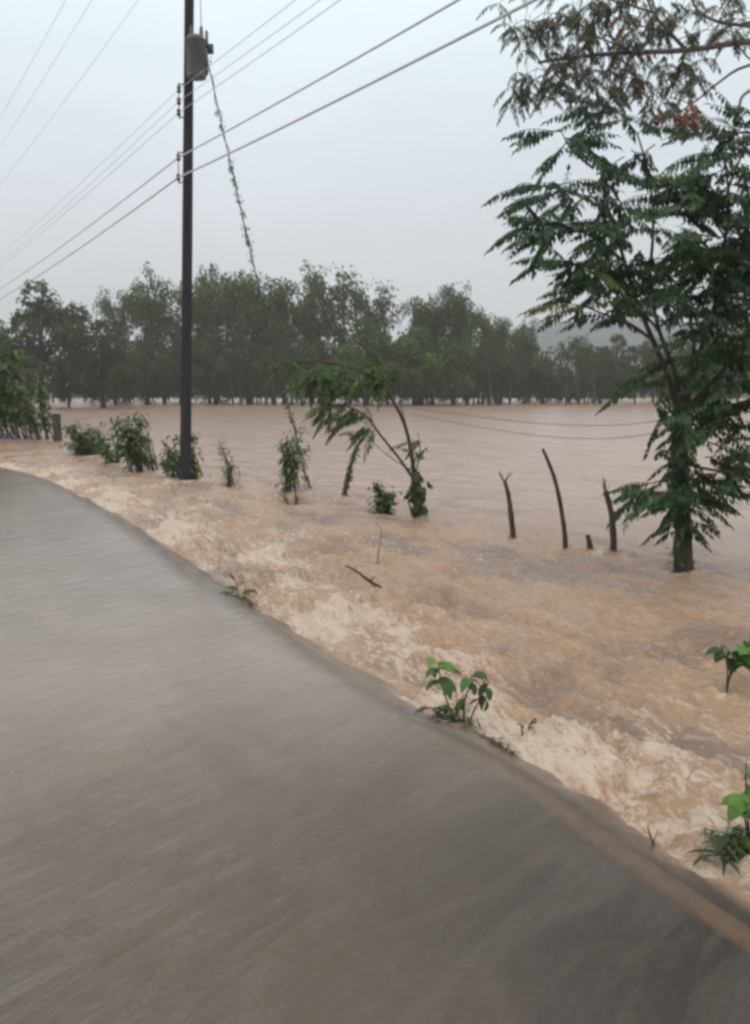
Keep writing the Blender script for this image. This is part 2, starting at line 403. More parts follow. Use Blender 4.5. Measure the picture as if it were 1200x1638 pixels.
    l.new(mth('ADD', mth('MULTIPLY', fmask, .3), mth('ADD', mth('MULTIPLY', turb, -.09), mth('ADD', .09, mth('MULTIPLY', side, .17)))), b.inputs['Roughness'])
    b.inputs['IOR'].default_value = 1.33
    # bump
    rip = noise(mapping(geo.outputs['Position'], (1, 1, 1)), 9, 6, .65, .3)
    rip2 = noise(mapping(uv.outputs[0], (1, 2.4, 1), .4), 7, 8, .7, .6)
    h_road = mth('MULTIPLY', mth('ADD', mth('MULTIPLY', st1, 1.6), mth('MULTIPLY', st2, 1.2)), mth('MULTIPLY', attr('streak'), mth('SUBTRACT', 1.0, side)))
    h_rip = mth('MULTIPLY', rip, mth('ADD', mth('MULTIPLY', side, .5), .30))
    h = mth('ADD', h_road, mth('ADD', h_rip, mth('MULTIPLY', rip2, mth('MULTIPLY', turb, 2.0))))
    bp = n.new('ShaderNodeBump'); bp.inputs['Strength'].default_value = .55; bp.inputs['Distance'].default_value = .03
    l.new(h, bp.inputs['Height']); l.new(bp.outputs[0], b.inputs['Normal'])
    # thin clear water lets the bed show
    tr = n.new('ShaderNodeBsdfTransparent'); tr.inputs[0].default_value = (.86, .80, .70, 1)
    fr = n.new('ShaderNodeFresnel'); fr.inputs[0].default_value = 1.33; l.new(bp.outputs[0], fr.inputs[1])
    gl = n.new('ShaderNodeBsdfGlossy'); gl.inputs['Roughness'].default_value = .15; l.new(bp.outputs[0], gl.inputs['Normal'])
    mg = n.new('ShaderNodeMixShader'); l.new(fr.outputs[0], mg.inputs[0]); l.new(tr.outputs[0], mg.inputs[1]); l.new(gl.outputs[0], mg.inputs[2])
    ms = n.new('ShaderNodeMixShader'); l.new(clear, ms.inputs[0]); l.new(b.outputs[0], ms.inputs[1]); l.new(mg.outputs[0], ms.inputs[2])
    l.new(ms.outputs[0], o.inputs[0])
    return m
M_water = water_material()
rr = np.concatenate([[0.6], 1.2 * np.exp(np.arange(0, math.log(150 / 1.2), .0055))]); nr = len(rr)
th = np.linspace(R(-68), R(68), 620)
RR, TH = np.meshgrid(rr, th, indexing='ij')
WX, WY = RR * np.sin(TH), RR * np.cos(TH) - 0.9
WS, WD = flow(WX, WY)
WZ, Dw, turb, rid = water_height(WX, WY, WS, WD)
dist = np.hypot(WX, WY)
side = sstep(-.15, .25, Dw)
turb_a = np.clip(turb * 1.0, 0, 1)
def spot(px, py, r, a):
    p = at(px, py, -.1); return a * np.exp(-(((WX - p[0]) ** 2 + (WY - p[1]) ** 2) / r ** 2))
foam = sstep(.12, .27, Dw) * (1 - sstep(.6, 1.9, WD)) * .68 + sstep(.2, .5, Dw) * (1 - sstep(2, 6, WD)) * .06
foam += (spot(545, 1010, .8, .6) + spot(650, 1095, .5, .45) + spot(880, 1160, .4, .5) + spot(1020, 1250, .6, .5) + spot(1000, 1180, .45, .6) + spot(1150, 1340, .6, .5) + spot(290, 870, 1.3, .45) + spot(40, 752, 3.5, .35) + spot(180, 800, 2.2, .45) + spot(400, 850, 1.4, .4) + spot(560, 880, 1.0, .3) + spot(420, 960, .8, .5) + spot(900, 1260, .4, .7)) * sstep(.1, .3, Dw)
foam *= (0.45 + 1.0 * sstep(-.25, .5, fbm(WS * .8, WD * 1.2, 71, 3)))
foam += .55 * sstep(.84, 1.0, rid) * turb * sstep(-.25, .5, fbm(WS * .45, WD * .8, 73, 2))
for bx, by, br_ in STAND:
    dx, dy = WX - bx, WY - by
    foam += .75 * np.exp(-((np.hypot(dx, dy) / br_ - 1.3) / .6) ** 2) * (.6 + perlin(WX * 9, WY * 9, 5)) + .45 * np.exp(-(((dx + 2.6 * br_) / (2.4 * br_)) ** 2 + ((dy + 1.6 * br_) / (1.0 * br_)) ** 2)) * (.6 + perlin(WX * 6, WY * 9, 6))
foam = np.clip(foam, 0, 1.2)
ax, ay = -.62, -.78
U = WX * ax + WY * ay; Vv = -WX * ay + WY * ax
stk = fbm(U * .55, Vv * 1.7 + .5 * fbm(U * .5, Vv * .5, 61, 2), 81, 4)
ridge = sstep(.80, 1.0, 1 - np.abs(fbm(U * .5, Vv * 1.5 + .9 * fbm(U * .45, Vv * .45, 61, 2), 83, 2)))
rgt = sstep(-.4, 1.3, WX)
clear = (1 - sstep(-.12, .22, Dw)) * (1 - sstep(2.9, 6.5, dist + .25 * stk)) * (0.50 + 0.40 * rgt) * (1 - .10 * ridge)
pk = np.exp(-((WD + .13) / .10) ** 2)
clear = np.maximum(clear, pk * (.30 + .42 * (1 - sstep(3.5, 6.5, dist))) * (1 - sstep(9, 22, dist)))
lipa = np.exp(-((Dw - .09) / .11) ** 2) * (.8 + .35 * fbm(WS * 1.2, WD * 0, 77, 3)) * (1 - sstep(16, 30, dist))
clear = np.clip(clear, 0, .9)
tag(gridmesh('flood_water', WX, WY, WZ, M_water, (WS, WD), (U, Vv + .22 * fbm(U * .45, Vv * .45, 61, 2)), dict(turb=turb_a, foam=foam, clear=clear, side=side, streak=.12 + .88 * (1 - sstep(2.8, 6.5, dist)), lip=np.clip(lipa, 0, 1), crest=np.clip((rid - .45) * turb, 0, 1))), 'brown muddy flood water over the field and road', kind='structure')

# ------------------------------------------------------------------ hills
M_hill = mat('hill_forest', (.04, .05, .045), (.06, .07, .06), .95, .02, .8, .12)
hx = np.linspace(-900, 900, 181); hy = np.linspace(560, 900, 30)
HX, HY = np.meshgrid(hx, hy)
prof = 34 * np.exp(-((HX - 150) / 130) ** 2) + 30 * np.exp(-((HX - 330) / 140) ** 2) + 14 * np.exp(-((HX + 250) / 260) ** 2) + 10
HZ = prof * np.sin(np.clip((HY - 560) / 340, 0, 1) * np.pi) ** .7 + 2.2 * fbm(HX * .05, HY * .05, 9, 4) - 1
tag(gridmesh('hills', HX, HY, HZ, M_hill), 'low misty hills behind the far trees', kind='structure')

# ------------------------------------------------------------------ far trees
def crown_leaves(mb, C, n, spread, ln, wd, dirv, tint, tj=.25):
    """n streaky leaves round each centre in C"""
    C = np.repeat(C, n, 0); k = len(C)
    g_ = rng.normal(size=(k, 3)); g_ /= np.linalg.norm(g_, axis=1)[:, None]
    P = C + g_ * (rng.random(k) ** .4)[:, None] * 1.75 * np.asarray(spread)
    d = np.asarray(dirv) + rng.normal(size=(k, 3)) * .45
    mb.leaves(P, d, ln * rng.uniform(.6, 1.4, k), wd * rng.uniform(.7, 1.4, k), np.clip(np.repeat(tint, n) + rng.uniform(-tj, tj, k), 0, 1))

def feathery_tree(h, spread, lean, seed, dens=1.0, m=None, bark=None, nl=9):
    global rng
    rng = np.random.default_rng(seed)
    tr, cr_ = MB(), MB()
    top = np.array([lean * .5, 0, h * .55])
    k = 8; t = np.linspace(0, 1, k)[:, None]
    trunk = t * top + np.c_[np.sin(t * 3 + seed) * .15, np.cos(t * 2 + seed) * .15, t * 0]
    tr.tube(np.vstack([[0, 0, -1], trunk]), np.linspace(.24, .12, k + 1), 6)
    C = []
    for i in range(nl):
        f0 = rng.uniform(.25, 1.0); b = trunk[int(f0 * (k - 1))]
        a = rng.uniform(0, 2 * np.pi); rr_ = spread * rng.uniform(.35, 1.0)
        e = np.array([np.cos(a) * rr_ + lean, np.sin(a) * rr_ * .8, h * rng.uniform(.68, 1.0) - rr_ * .25 * h / 12])
        tt = np.linspace(0, 1, 9)[:, None]
        ctl = b + (e - b) * .5 + np.array([0, 0, h * .14])
        P = (1 - tt) ** 2 * b + 2 * tt * (1 - tt) * ctl + tt ** 2 * e + rng.normal(size=(9, 3)) * .08
        tr.tube(P, np.linspace(.09, .025, 9), 5)
        for j in range(3, 9):
            for q in range(3):
                s_ = P[j] + rng.normal(size=3) * (.55, .55, .45)
                if q == 0: tr.tube([P[j], (P[j] + s_) / 2 + (0, 0, .1), s_], [.03, .02, .012], 4)
                C.append(s_)
    C = np.array(C)
    keep = rng.random(len(C)) < .55 + .4 * dens; C = C[keep]
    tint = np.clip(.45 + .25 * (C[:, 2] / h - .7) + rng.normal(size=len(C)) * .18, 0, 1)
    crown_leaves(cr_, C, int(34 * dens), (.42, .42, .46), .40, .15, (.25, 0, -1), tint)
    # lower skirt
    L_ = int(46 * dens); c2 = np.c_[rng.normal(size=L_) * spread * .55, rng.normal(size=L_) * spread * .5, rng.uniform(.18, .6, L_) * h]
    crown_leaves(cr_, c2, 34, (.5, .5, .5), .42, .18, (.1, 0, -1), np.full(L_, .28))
    return tr, cr_

def dome_tree(h, r, seed, dens=1.0, skirt=.25, zr=.42, nlobe=16):
    global rng
    rng = np.random.default_rng(seed)
    tr, cr_ = MB(), MB()
    tr.tube([[0, 0, -1], [.05, 0, h * .25], [.1, .05, h * .5], [0, 0, h * .8]], [.3, .24, .18, .06], 7)
    cz = h * (1 - zr); lob = []
    for i in range(nlobe):
        a = rng.uniform(0, 2 * np.pi); rad = r * math.sqrt(rng.uniform(.05, .8)); z = cz + rng.uniform(-.9, .75) * h * zr * (1 - .45 * rad / r)
        lob.append([np.cos(a) * rad, np.sin(a) * rad, z])
        tr.tube([[0, 0, h * .35], [np.cos(a) * rad * .5, np.sin(a) * rad * .5, (z + h * .35) / 2 + .2], lob[-1]], [.1, .06, .02], 5)
    lob.append([0, 0, h - r * .28]); lob = np.array(lob)
    for c in lob:
        n = int(75 * dens); d = rng.normal(size=(n, 3)); d /= np.linalg.norm(d, axis=1)[:, None]
        rl = r * .30 * rng.uniform(.75, 1.15)
        P = c + d * rl * rng.uniform(.6, 1.05, n)[:, None] * (1, 1, .85)
        t0 = rng.uniform(.2, .65)
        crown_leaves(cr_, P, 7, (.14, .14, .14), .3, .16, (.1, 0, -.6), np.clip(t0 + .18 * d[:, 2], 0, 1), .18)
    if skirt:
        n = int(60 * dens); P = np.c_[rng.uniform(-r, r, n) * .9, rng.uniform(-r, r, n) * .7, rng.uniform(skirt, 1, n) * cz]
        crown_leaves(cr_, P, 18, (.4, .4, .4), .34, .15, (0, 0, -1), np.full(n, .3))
    return tr, cr_

PROTO = {}
def place_far(key, maker, px, top_y, Y, label, wf=1.0, m=None, bark=None, name='tree', cat='tree', group='trees along the far side of the flooded field'):
    """first use builds, later uses copy the tree with its parts"""
    p = aty(px, 645, Y); h = aty(px, top_y, Y)[2]
    if key not in PROTO:
        tr, cr_ = maker(); root = thing(name, label, cat, (0, 0, 0), group)
        a = tr.build('trunk', bark or M_barkdark, root); b = cr_.build('crown', m or M_far, root)
        H0 = max(v.co.z for v in b.data.vertices)
        PROTO[key] = (a, b, H0)
    else:
        a0, b0, H0 = PROTO[key]; root = thing(name, label, cat, (0, 0, 0), group)
        for c in (a0, b0):
            d = c.copy(); sc.collection.objects.link(d); d.parent = root
            if c is b0 and m: 
                d.data = c.data.copy() if False else c.data
                d.material_slots[0].link = 'OBJECT'; d.material_slots[0].material = m
    s_ = h / H0; root.location = (p[0], Y, 0.0); root.scale = (s_ * wf, s_ * wf, s_)
    root.rotation_euler = (0, 0, random.uniform(-.35, .35))
    return root

FE = {k: (lambda k=k, a=a: feathery_tree(*a)) for k, a in {
    'f1': (13, 3.0, -1.2, 101, 1.0), 'f2': (13, 2.6, -1.6, 102, .8), 'f3': (12, 3.4, -.9, 103, .9), 'f4': (11, 2.2, -.8, 104, 1.1), 'f5': (12, 3.6, -2.0, 105, .55)}.items()}
DO = {k: (lambda k=k, a=a: dome_tree(*a)) for k, a in {
    'd1': (10, 4.6, 201, 1.0), 'd2': (8, 3.4, 202, 1.0), 'd3': (6, 3.0, 203, .9, .1, .48)}.items()}
MK = {**FE, **DO}
# key, px, top y, Y, width factor, label, material
far = [
 ('d1', 68, 446, 78, 1.0, 'big dark domed tree at the left end of the tree line, highest round crown', M_far_dark),
 ('d2', 165, 505, 80, 1.0, 'lower dark round tree just right of the big domed tree', M_far_dark),
 ('d2', -30, 500, 74, 1.15, 'dark round tree at the left border of the photo beside the domed tree', M_far_dark),
 ('f5', 210, 455, 100, .7, 'thin nearly leafless tree in the dip between the dome and the tall trees', M_far),
 ('f1', 262, 415, 98, .95, 'tall feathery tree just left of the utility pole', None),
 ('f3', 335, 418, 99, .9, 'tall feathery tree just right of the utility pole', None),
 ('f2', 395, 424, 97, 1.0, 'tall feathery tree behind the lower end of the vine covered wire', None),
 ('f4', 440, 428, 99, 1.1, 'narrow tall tree with a tufted top right of the vine covered wire', None),
 ('f3', 500, 450, 100, .9, 'feathery tree filling the dip before the widest airy crown', None),
 ('f5', 560, 415, 98, .95, 'airy tree with see-through crown, highest above the leaning small tree', M_far),
 ('f5', 622, 440, 99, .9, 'airy tree bending left beside the highest airy crown', M_far),
 ('d2', 585, 500, 90, 1.0, 'yellow green bushy tree in front of the airy crowns', M_far_green),
 ('d3', 665, 520, 92, 1.25, 'yellow green broad tree above the leaning tree trunk', M_far_green),
 ('f4', 692, 470, 98, 1.0, 'tree at the left foot of the hooked crown over the field', None),
 ('f2', 745, 442, 97, .95, 'tree with a hooked tuft at its top, standing apart at centre right', None),
 ('f4', 795, 496, 100, .9, 'low feathery tree right of the hooked crown', None),
 ('f3', 845, 505, 101, .8, 'grey green tree left of the misty gap to the hills', None),
 ('d3', 800, 560, 97, 1.0, 'dark bushy tree below the low feathery crowns at centre right', M_far_dark),
 ('d3', 868, 570, 98, 1.0, 'dark bushy tree in front of the misty gap', M_far_dark),
 ('f4', 935, 540, 100, .8, 'slim tree just right of the misty gap', None),
 ('d2', 985, 530, 99, .8, 'round tree seen under the big tree\'s left branches', None),
 ('f1', 1045, 525, 99, .75, 'feathery tree seen directly left of the big tree\'s trunk', None),
 ('d2', 1120, 520, 98, .9, 'far tree behind the big right hand tree\'s trunk', None),
 ('f3', 1180, 515, 99, .8, 'far tree at the right border behind the big tree\'s foliage', None),
]
for key, px, ty, Y, wf, label, m in far:
    place_far(key, MK[key], px, ty, Y, label, wf, m)
# nondescript bushy trees filling the lower half of the line
low = [(20, 560, 82), (110, 570, 84), (185, 560, 92), (235, 540, 93), (290, 520, 93), (345, 530, 95), (400, 540, 95), (455, 530, 96), (510, 540, 95),
       (560, 560, 96), (620, 560, 95), (675, 560, 96), (725, 560, 97), (765, 565, 97), (910, 590, 100), (960, 585, 99), (1015, 585, 100), (1075, 580, 99), (1150, 575, 99)]
for i, (px, ty, Y) in enumerate(low):
    key = ('d3', 'd2', 'd3')[i % 3]
    place_far(key, MK[key], px, ty, Y, 'dark bushy tree filling the lower part of the far tree line', .85, M_far_dark, name='bushy_tree', group='bushy trees low in the far tree line')
# slim pale trunks standing in the water at the foot of the line
tr_spots = [372, 384, 397, 411, 425, 438, 452, 466, 482, 498, 515, 748, 757, 772, 783, 797, 815, 840, 905, 925, 950]
rng = np.random.default_rng(5)
for i, px in enumerate(tr_spots):
    Y = 90 + (i * 37 % 7); p = aty(px, 645, Y)
    mb = MB(); hh = 3.6 + (i % 4) * .6; r0 = .10 + .03 * (i % 3)
    mb.tube([[0, 0, -.8], [.05, 0, 1], [-.05 - .1 * (i % 2), 0, hh * .6], [-.3, 0, hh]], [r0, r0 * .9, r0 * .7, r0 * .4], 6)
    cb = MB(); C = np.array([[-.3, 0, hh]]) + rng.normal(size=(14, 3)) * (.6, .6, .7) + (0, 0, .6)
    crown_leaves(cb, C, 16, (.25, .25, .3), .3, .12, (0, 0, -1), np.full(14, .35))
    root = thing('sapling', 'slim sapling standing in the water at the foot of the far trees', 'tree', (p[0], Y, 0), 'slim trunks at the far water line')
    mb.build('trunk', M_barkdark, root); cb.build('crown', M_far_dark, root)
# woodland behind, one mass
wm = MB(); wt = MB(); n = 900
X = rng.uniform(-75, 75, n); Yw = rng.uniform(106, 126, n)
topz = 5.2 + 1.6 * perlin(X * .12, X * 0, 3) + 1.2 * (X < -8)
Z = 1.2 + rng.random(n) * topz
C = np.c_[X, Yw, Z]
crown_leaves(wm, C, 34, (.8, .8, .6), .5, .26, (0, 0, -1), rng.uniform(.1, .5, n), .15)
for x_, y_ in zip(rng.uniform(-70, 70, 150), rng.uniform(106, 122, 150)):
    wm.tube([[x_, y_, -1], [x_ + .1, y_, 3], [x_ - .3, y_, 6]], [.14, .11, .05], 5, a=0.0)
tag(wm.build('woodland', M_far_dark), 'dark woodland standing behind the first row of far trees', 'woodland', kind='stuff')

# ------------------------------------------------------------------ utility pole
PB = at(297, 768, -.1); PX, PY = PB[0], PB[1]
pole = thing('utility_pole', 'tall dark utility pole with grey transformer standing in the flood', 'utility pole', (PX, PY, 0))
def lean(z): return np.array([.037 * z, 0.0, z])
mb = MB(); zs = np.linspace(-.9, 12.8, 24)
mb.tube([lean(z) for z in zs], np.linspace(.125, .09, 24), 20, jit=.012); mb.build('shaft', M_pole, pole, smooth=True)
def zat(py): return aty(300, py, PY)[2]
zt0, zt1 = zat(134), zat(72)
c0 = lean((zt0 + zt1) / 2); tcx, tcy = c0[0] + .22, -.34
mb = MB(); mb.lathe((tcx, tcy, 0), [(0, zt0), (.19, zt0), (.2, zt0 + .03), (.2, zt1 - .06), (.215, zt1 - .05), (.215, zt1 - .02), (.15, zt1 + .05), (0, zt1 + .07)], 24)
for k in range(7):
    a = -.4 + k * .38; mb.box((tcx + math.cos(a) * .225, tcy + math.sin(a) * .225 + .02, (zt0 + zt1) / 2 - .05), (.03, .03, (zt1 - zt0) * .62))
tfm = mb.build('transformer', M_metal, pole, smooth=False)
mb = MB()
for dx in (-.08, .12):
    mb.lathe((tcx + dx, tcy, 0), [(.0, zt1), (.03, zt1), (.05, zt1 + .07), (.03, zt1 + .09), (.05, zt1 + .13), (.03, zt1 + .15), (.04, zt1 + .19), (.012, zt1 + .26), (0, zt1 + .27)], 10)
mb.build('bushing', M_ceram, tfm)
for zz in (zt0 + .15, zt1 - .2):
    mb = MB(); mb.box((tcx - .02, -.13, zz), (.1, .16, .06)); mb.build('bracket', M_dkmetal, tfm)
mb = MB()
mb.box((tcx + .19, -.12, zt1 + .02), (.05, .05, .42)); mb.box((tcx + .26, -.12, zt1 - .12), (.12, .08, .18)); mb.build('fuse_holder', M_dkmetal, tfm)
def insul(z, off=-.2):
    l_ = lean(z); o = MB(); x = l_[0] + off
    o.lathe((x, 0, 0), [(0, z - .07), (.035, z - .07), (.05, z - .03), (.03, z), (.05, z + .03), (.035, z + .07), (0, z + .07)], 10)
    return o.build('insulator', M_ceram, pole)
def rack(z0, z1, off=-.2):
    o = MB(); x = lean((z0 + z1) / 2)[0]
    for z in (z0, z1): o.box((x + off / 2, 0, z), (.2, .03, .02))
    o.box((x + off, 0, (z0 + z1) / 2), (.015, .03, z1 - z0 + .06)); o.build('insulator_rack', M_dkmetal, pole)
za, zb = [zat(y) for y in (284, 252)], [zat(y) for y in (180, 162, 143)]
rack(za[0] - .1, za[1] + .1); rack(zb[0] - .1, zb[2] + .1)
for z in za + zb: insul(z)
mb = MB(); zc = 12.3; mb.box((lean(zc)[0], -.14, zc), (2.3, .09, .11)); mb.build('crossarm', M_pole, pole)
for dx in (-1.05, -.35, .9): insul(zc + .13, dx)

# overhead wires: one span into the distance, one past the camera
ur = np.array([-.505, .863])
def overhead(px0, z, rad, sag, label, offx=-.2, rise=0.0):
    p0 = np.array([PX + lean(z)[0] + offx, PY, z]); P = []
    for s_ in np.linspace(58, 0, 30)[:-1]:
        t = s_ / 58; P.append([p0[0] + ur[0] * s_, p0[1] + ur[1] * s_, z - 4 * sag * t * (1 - t) + rise * t])
    for s_ in np.linspace(0, 50, 36):
        t = s_ / 50; P.append([p0[0] - ur[0] * s_, p0[1] - ur[1] * s_, z - 4 * sag * t * (1 - t)])
    mb = MB(); mb.tube(P, rad, 6)
    return tag(mb.build('overhead_wire', M_wire), label, 'cable', 'overhead wires strung past the pole')
overhead(0, za[0], .021, .55, 'lowest and thickest overhead cable, crossing the pole well below the transformer')
overhead(0, za[1], .017, .50, 'thin wire running just above the lowest thick cable')
overhead(0, zb[0], .007, .45, 'lowest of the three thin wires fixed just under the transformer')
overhead(0, zb[1], .006, .50, 'middle one of the three thin wires just under the transformer')
overhead(0, zb[2], .006, .42, 'uppermost of the three thin wires just under the transformer')
overhead(0, zc + .13, .006, .5, 'steepest high wire, crossing only the upper left corner of the photo', -1.05)
overhead(0, zc + .13, .006, .5, 'high wire between the steepest one and those under the transformer', -.35)
overhead(0, zc + .13, .006, .5, 'high wire passing to the right above the transformer', .9)
# service wire from the top down to the transformer
mb = MB(); a = np.array([PX + lean(12.4)[0] + .9, PY - .1, 12.4]); b = np.array([PX + tcx + .12, PY + tcy, zt1 + .27])
t = np.linspace(0, 1, 10)[:, None]; P = a * (1 - t) + b * t + np.c_[-.25 * np.sin(t * np.pi), 0 * t, 0 * t]
mb.tube(P, .012, 5); tag(mb.build('service_wire', M_wire), 'short wire dropping along the right of the pole into the transformer', 'cable')

# guy wire overgrown with vine
g0 = np.array([PX + lean(zt1)[0] + .32, PY - .1, zt1 + .05]); g1 = at(497, 788, -.15)
gw = thing('guy_wire', 'slanting guy wire overgrown with vine tufts, from the transformer down to the water', 'cable', g1)
t = np.linspace(0, 1, 40)[:, None]; GP = g0 * (1 - t) + g1 * t - np.c_[0 * t + .0, 0 * t, .25 * np.sin(t * np.pi)]
mb = MB(); mb.tube(GP - g1, .012, 6); mb.build('cable_strand', M_dkmetal, gw)
mb = MB()
for i in range(260):
    s_ = rng.random() ** .9; k = s_ * 39; p = GP[int(k)] + (GP[min(39, int(k) + 1)] - GP[int(k)]) * (k % 1)
    dens_ = perlin(np.array([s_ * 14.]), np.array([2.5]), 4)[0]
    if dens_ < .0: continue
    n = 3
    mb.leaves(p + rng.normal(size=(n, 3)) * .035, rng.normal(size=(n, 3)) * .5 + (0, 0, -1), rng.uniform(.05, .12, n), .028, rng.uniform(.05, .4, n))
P = GP + np.c_[.05 * np.sin(t * 90), .05 * np.cos(t * 90), 0 * t]; mb.tube(P, .009, 4, a=0.0)
mb.v = [v - g1 for v in mb.v]; mb.build('vine', M_bush, gw)

# ------------------------------------------------------------------ near tree with pinnate leaves
def frond(mb, b, d, ln, npair=11, ll=.10, lw=.034, tint=.4, droop=.9):
    """a compound leaf: curved rachis and hanging leaflets"""
    d = np.asarray(d, float); d = d / np.linalg.norm(d); p = np.asarray(b, float).copy(); P = [p.copy()]
    seg_ = ln / npair; D = d.copy()
    sidev = np.cross(D, (0, 0, 1)); sidev /= np.linalg.norm(sidev) + 1e-6
    c, dd, aa = [], [], []
    for i in range(npair):
        D = D + np.array([0, 0, -droop / npair * (0.4 + i / npair)]); D /= np.linalg.norm(D)
        p = p + D * seg_; P.append(p.copy())
        f = math.sin(math.pi * (.22 + .72 * i / npair))
        for sgn in (-1, 1):
            c.append(p); dd.append(D * .35 + sidev * sgn * .6 + np.array([0, 0, -.8]) + rng.normal(size=3) * .12); aa.append(f)
    c.append(p); dd.append(D); aa.append(.9)
    n = len(c); aa = np.array(aa)
    nr_ = np.tile(np.array([0, 0, 1.0]), (n, 1)) + rng.normal(size=(n, 3)) * .25
    mb.leaves(np.array(c), np.array(dd), ll * aa * rng.uniform(.85, 1.15, n), lw * (.5 + .5 * aa), np.clip(tint + rng.uniform(-.1, .1, n), 0, 1), nr_)
    mb.tube(P, .004, 3, a=tint * .5)

def bez(pts, n):
    """smooth curve through points"""
    pts = np.asarray(pts, float); k = len(pts); out_ = []
    for i in range(k - 1):
        a, b, c, d = pts[max(i - 1, 0)], pts[i], pts[i + 1], pts[min(i + 2, k - 1)]
        m = max(2, n // (k - 1))
        for t in np.arange(m) / m:
            out_.append(.5 * ((2 * b) + (c - a) * t + (2 * a - 5 * b + 4 * c - d) * t * t + (3 * b - a - 3 * c + d) * t ** 3))
    out_.append(pts[-1]); return np.array(out_)

rng = np.random.default_rng(31)
TB = at(1094, 918, -.1); TY = TB[1]
def pp(*l, dy=0.0):
    out_ = []
    for q in l:
        px, py = q[:2]; o = q[2] if len(q) > 2 else 0
        out_.append(aty(px, py, TY + o + dy))
    return np.array(out_)
big = thing('pinnate_leaved_tree', 'big near tree with drooping feather-like leaves standing in the water at right', 'tree', TB)
mb = MB()
trunk_p = bez(pp((1096, 990), (1094, 915), (1092, 850), (1090, 780), (1086, 720), (1090, 655), (1092, 630)), 24)
mb.tube(trunk_p - TB, np.concatenate([np.linspace(.135, .095, 8), np.linspace(.095, .085, len(trunk_p) - 8)]), 12, jit=.10)
stems = [
  ([(1084, 655), (1068, 600, -.05), (1045, 545, -.1), (1018, 480, -.2), (1000, 420, -.3), (975, 340, -.4), (960, 270, -.5)], .036),
  ([(1090, 650), (1078, 590, .1), (1055, 530, .15), (1040, 450, .2), (1045, 370, .3), (1040, 290, .4), (1020, 215, .5)], .030),
  ([(1098, 640), (1108, 600, .1), (1130, 530, .2), (1150, 460, .3), (1160, 380, .3), (1165, 300, .2), (1150, 215, .1)], .034),
  ([(1102, 650), (1140, 610, .3), (1185, 560, .5), (1215, 500, .6), (1240, 420, .6), (1250, 330, .5)], .032),
  ([(1098, 640), (1110, 560, .6), (1100, 490, .9), (1090, 440, 1.1)], .03),
  ([(1100, 700), (1150, 660, -.3), (1200, 640, -.5), (1260, 630, -.6)], .03),
  ([(1045, 545, -.1), (1010, 520, -.4), (960, 500, -.7), (945, 492, -.9)], .018),
  ([(1018, 480, -.2), (980, 450, -.3), (930, 430, -.5), (915, 420, -.6)], .018),
  ([(1000, 420, -.3), (950, 380, -.5), (900, 360, -.6), (895, 362, -.7)], .018),
  ([(975, 340, -.4), (930, 315, -.4), (880, 298, -.4), (888, 302, -.3)], .016),
  ([(950, 270, -.5), (915, 240, -.5), (898, 210, -.5)], .014),
  ([(1040, 450, .2), (1080, 420, 0), (1120, 400, -.2), (1150, 405, -.3)], .018),
  ([(1055, 530, .15), (1000, 470, .5), (950, 440, .7)], .018),
  ([(1160, 380, .3), (1135, 340, 0), (1120, 305, -.2)], .014),
  ([(1165, 300, .2), (1190, 240, 0), (1210, 200, -.2)], .016),
  ([(1130, 530, .2), (1180, 470, -.1), (1230, 440, -.3)], .02),
  ([(1020, 215, .5), (1000, 190, .4), (985, 175, .3)], .01),
  ([(1092, 740), (1130, 750, -.3), (1180, 755, -.6), (1230, 745, -.8)], .02),
  ([(1090, 760), (1060, 770, -.2), (1040, 790, -.35)], .012),
]
SP = []
for pts, r0 in stems:
    P = bez(pp(*pts), 18); SP.append((P, r0))
    mb.tube(P - TB, np.linspace(r0, r0 * .3, len(P)), 8, jit=.06)
mb.build('trunk', M_bark, big, smooth=True)
cb = MB()
wind = np.array([-.18, 0, -.22])
def sprig(p, d, ln, tint, nf=4, fl=.42):
    """a twig with several compound leaves"""
    d = d / (np.linalg.norm(d) + 1e-6); t = np.linspace(0, 1, 5)[:, None]
    P = p + d * ln * t + np.c_[0 * t, 0 * t, -.10 * ln * t * t]
    cb.tube(P - TB, np.linspace(.008, .004, 5), 4, a=0.02)
    for k in range(nf):
        b = P[min(4, 1 + k)]; dv = d * .7 + rng.normal(size=3) * (.5, .55, .25) + wind * .35 + (0, 0, .12)
        frond(cb, b - TB, dv, fl * rng.uniform(.75, 1.2), 10, .125, .042, tint + rng.uniform(-.08, .12))
def cx_skip(p): return 600 + p[0] / p[1] * 1440 < 1070 and rng.random() < .22
for i, (P, r0) in enumerate(SP):
    L_ = len(P)
    main = r0 > .024 and r0 != .03 or len(P) > 17
    for j in range(4 if main else 2, L_, 2 if main else 1):
        if main and j < 8: 
            continue
        for _ in range(1 if main else 2):
            a = rng.uniform(0, 2 * np.pi); d = np.array([math.cos(a), .7 * math.sin(a), rng.uniform(-.15, .55)]) + wind * .7
            tint = float(np.clip(rng.normal(.30, .16), .02, .75))
            if rng.random() < .05: tint = .85
            if cx_skip(P[j]): continue
            sprig(P[j], d, rng.uniform(.2, .45), tint, 3, .47)
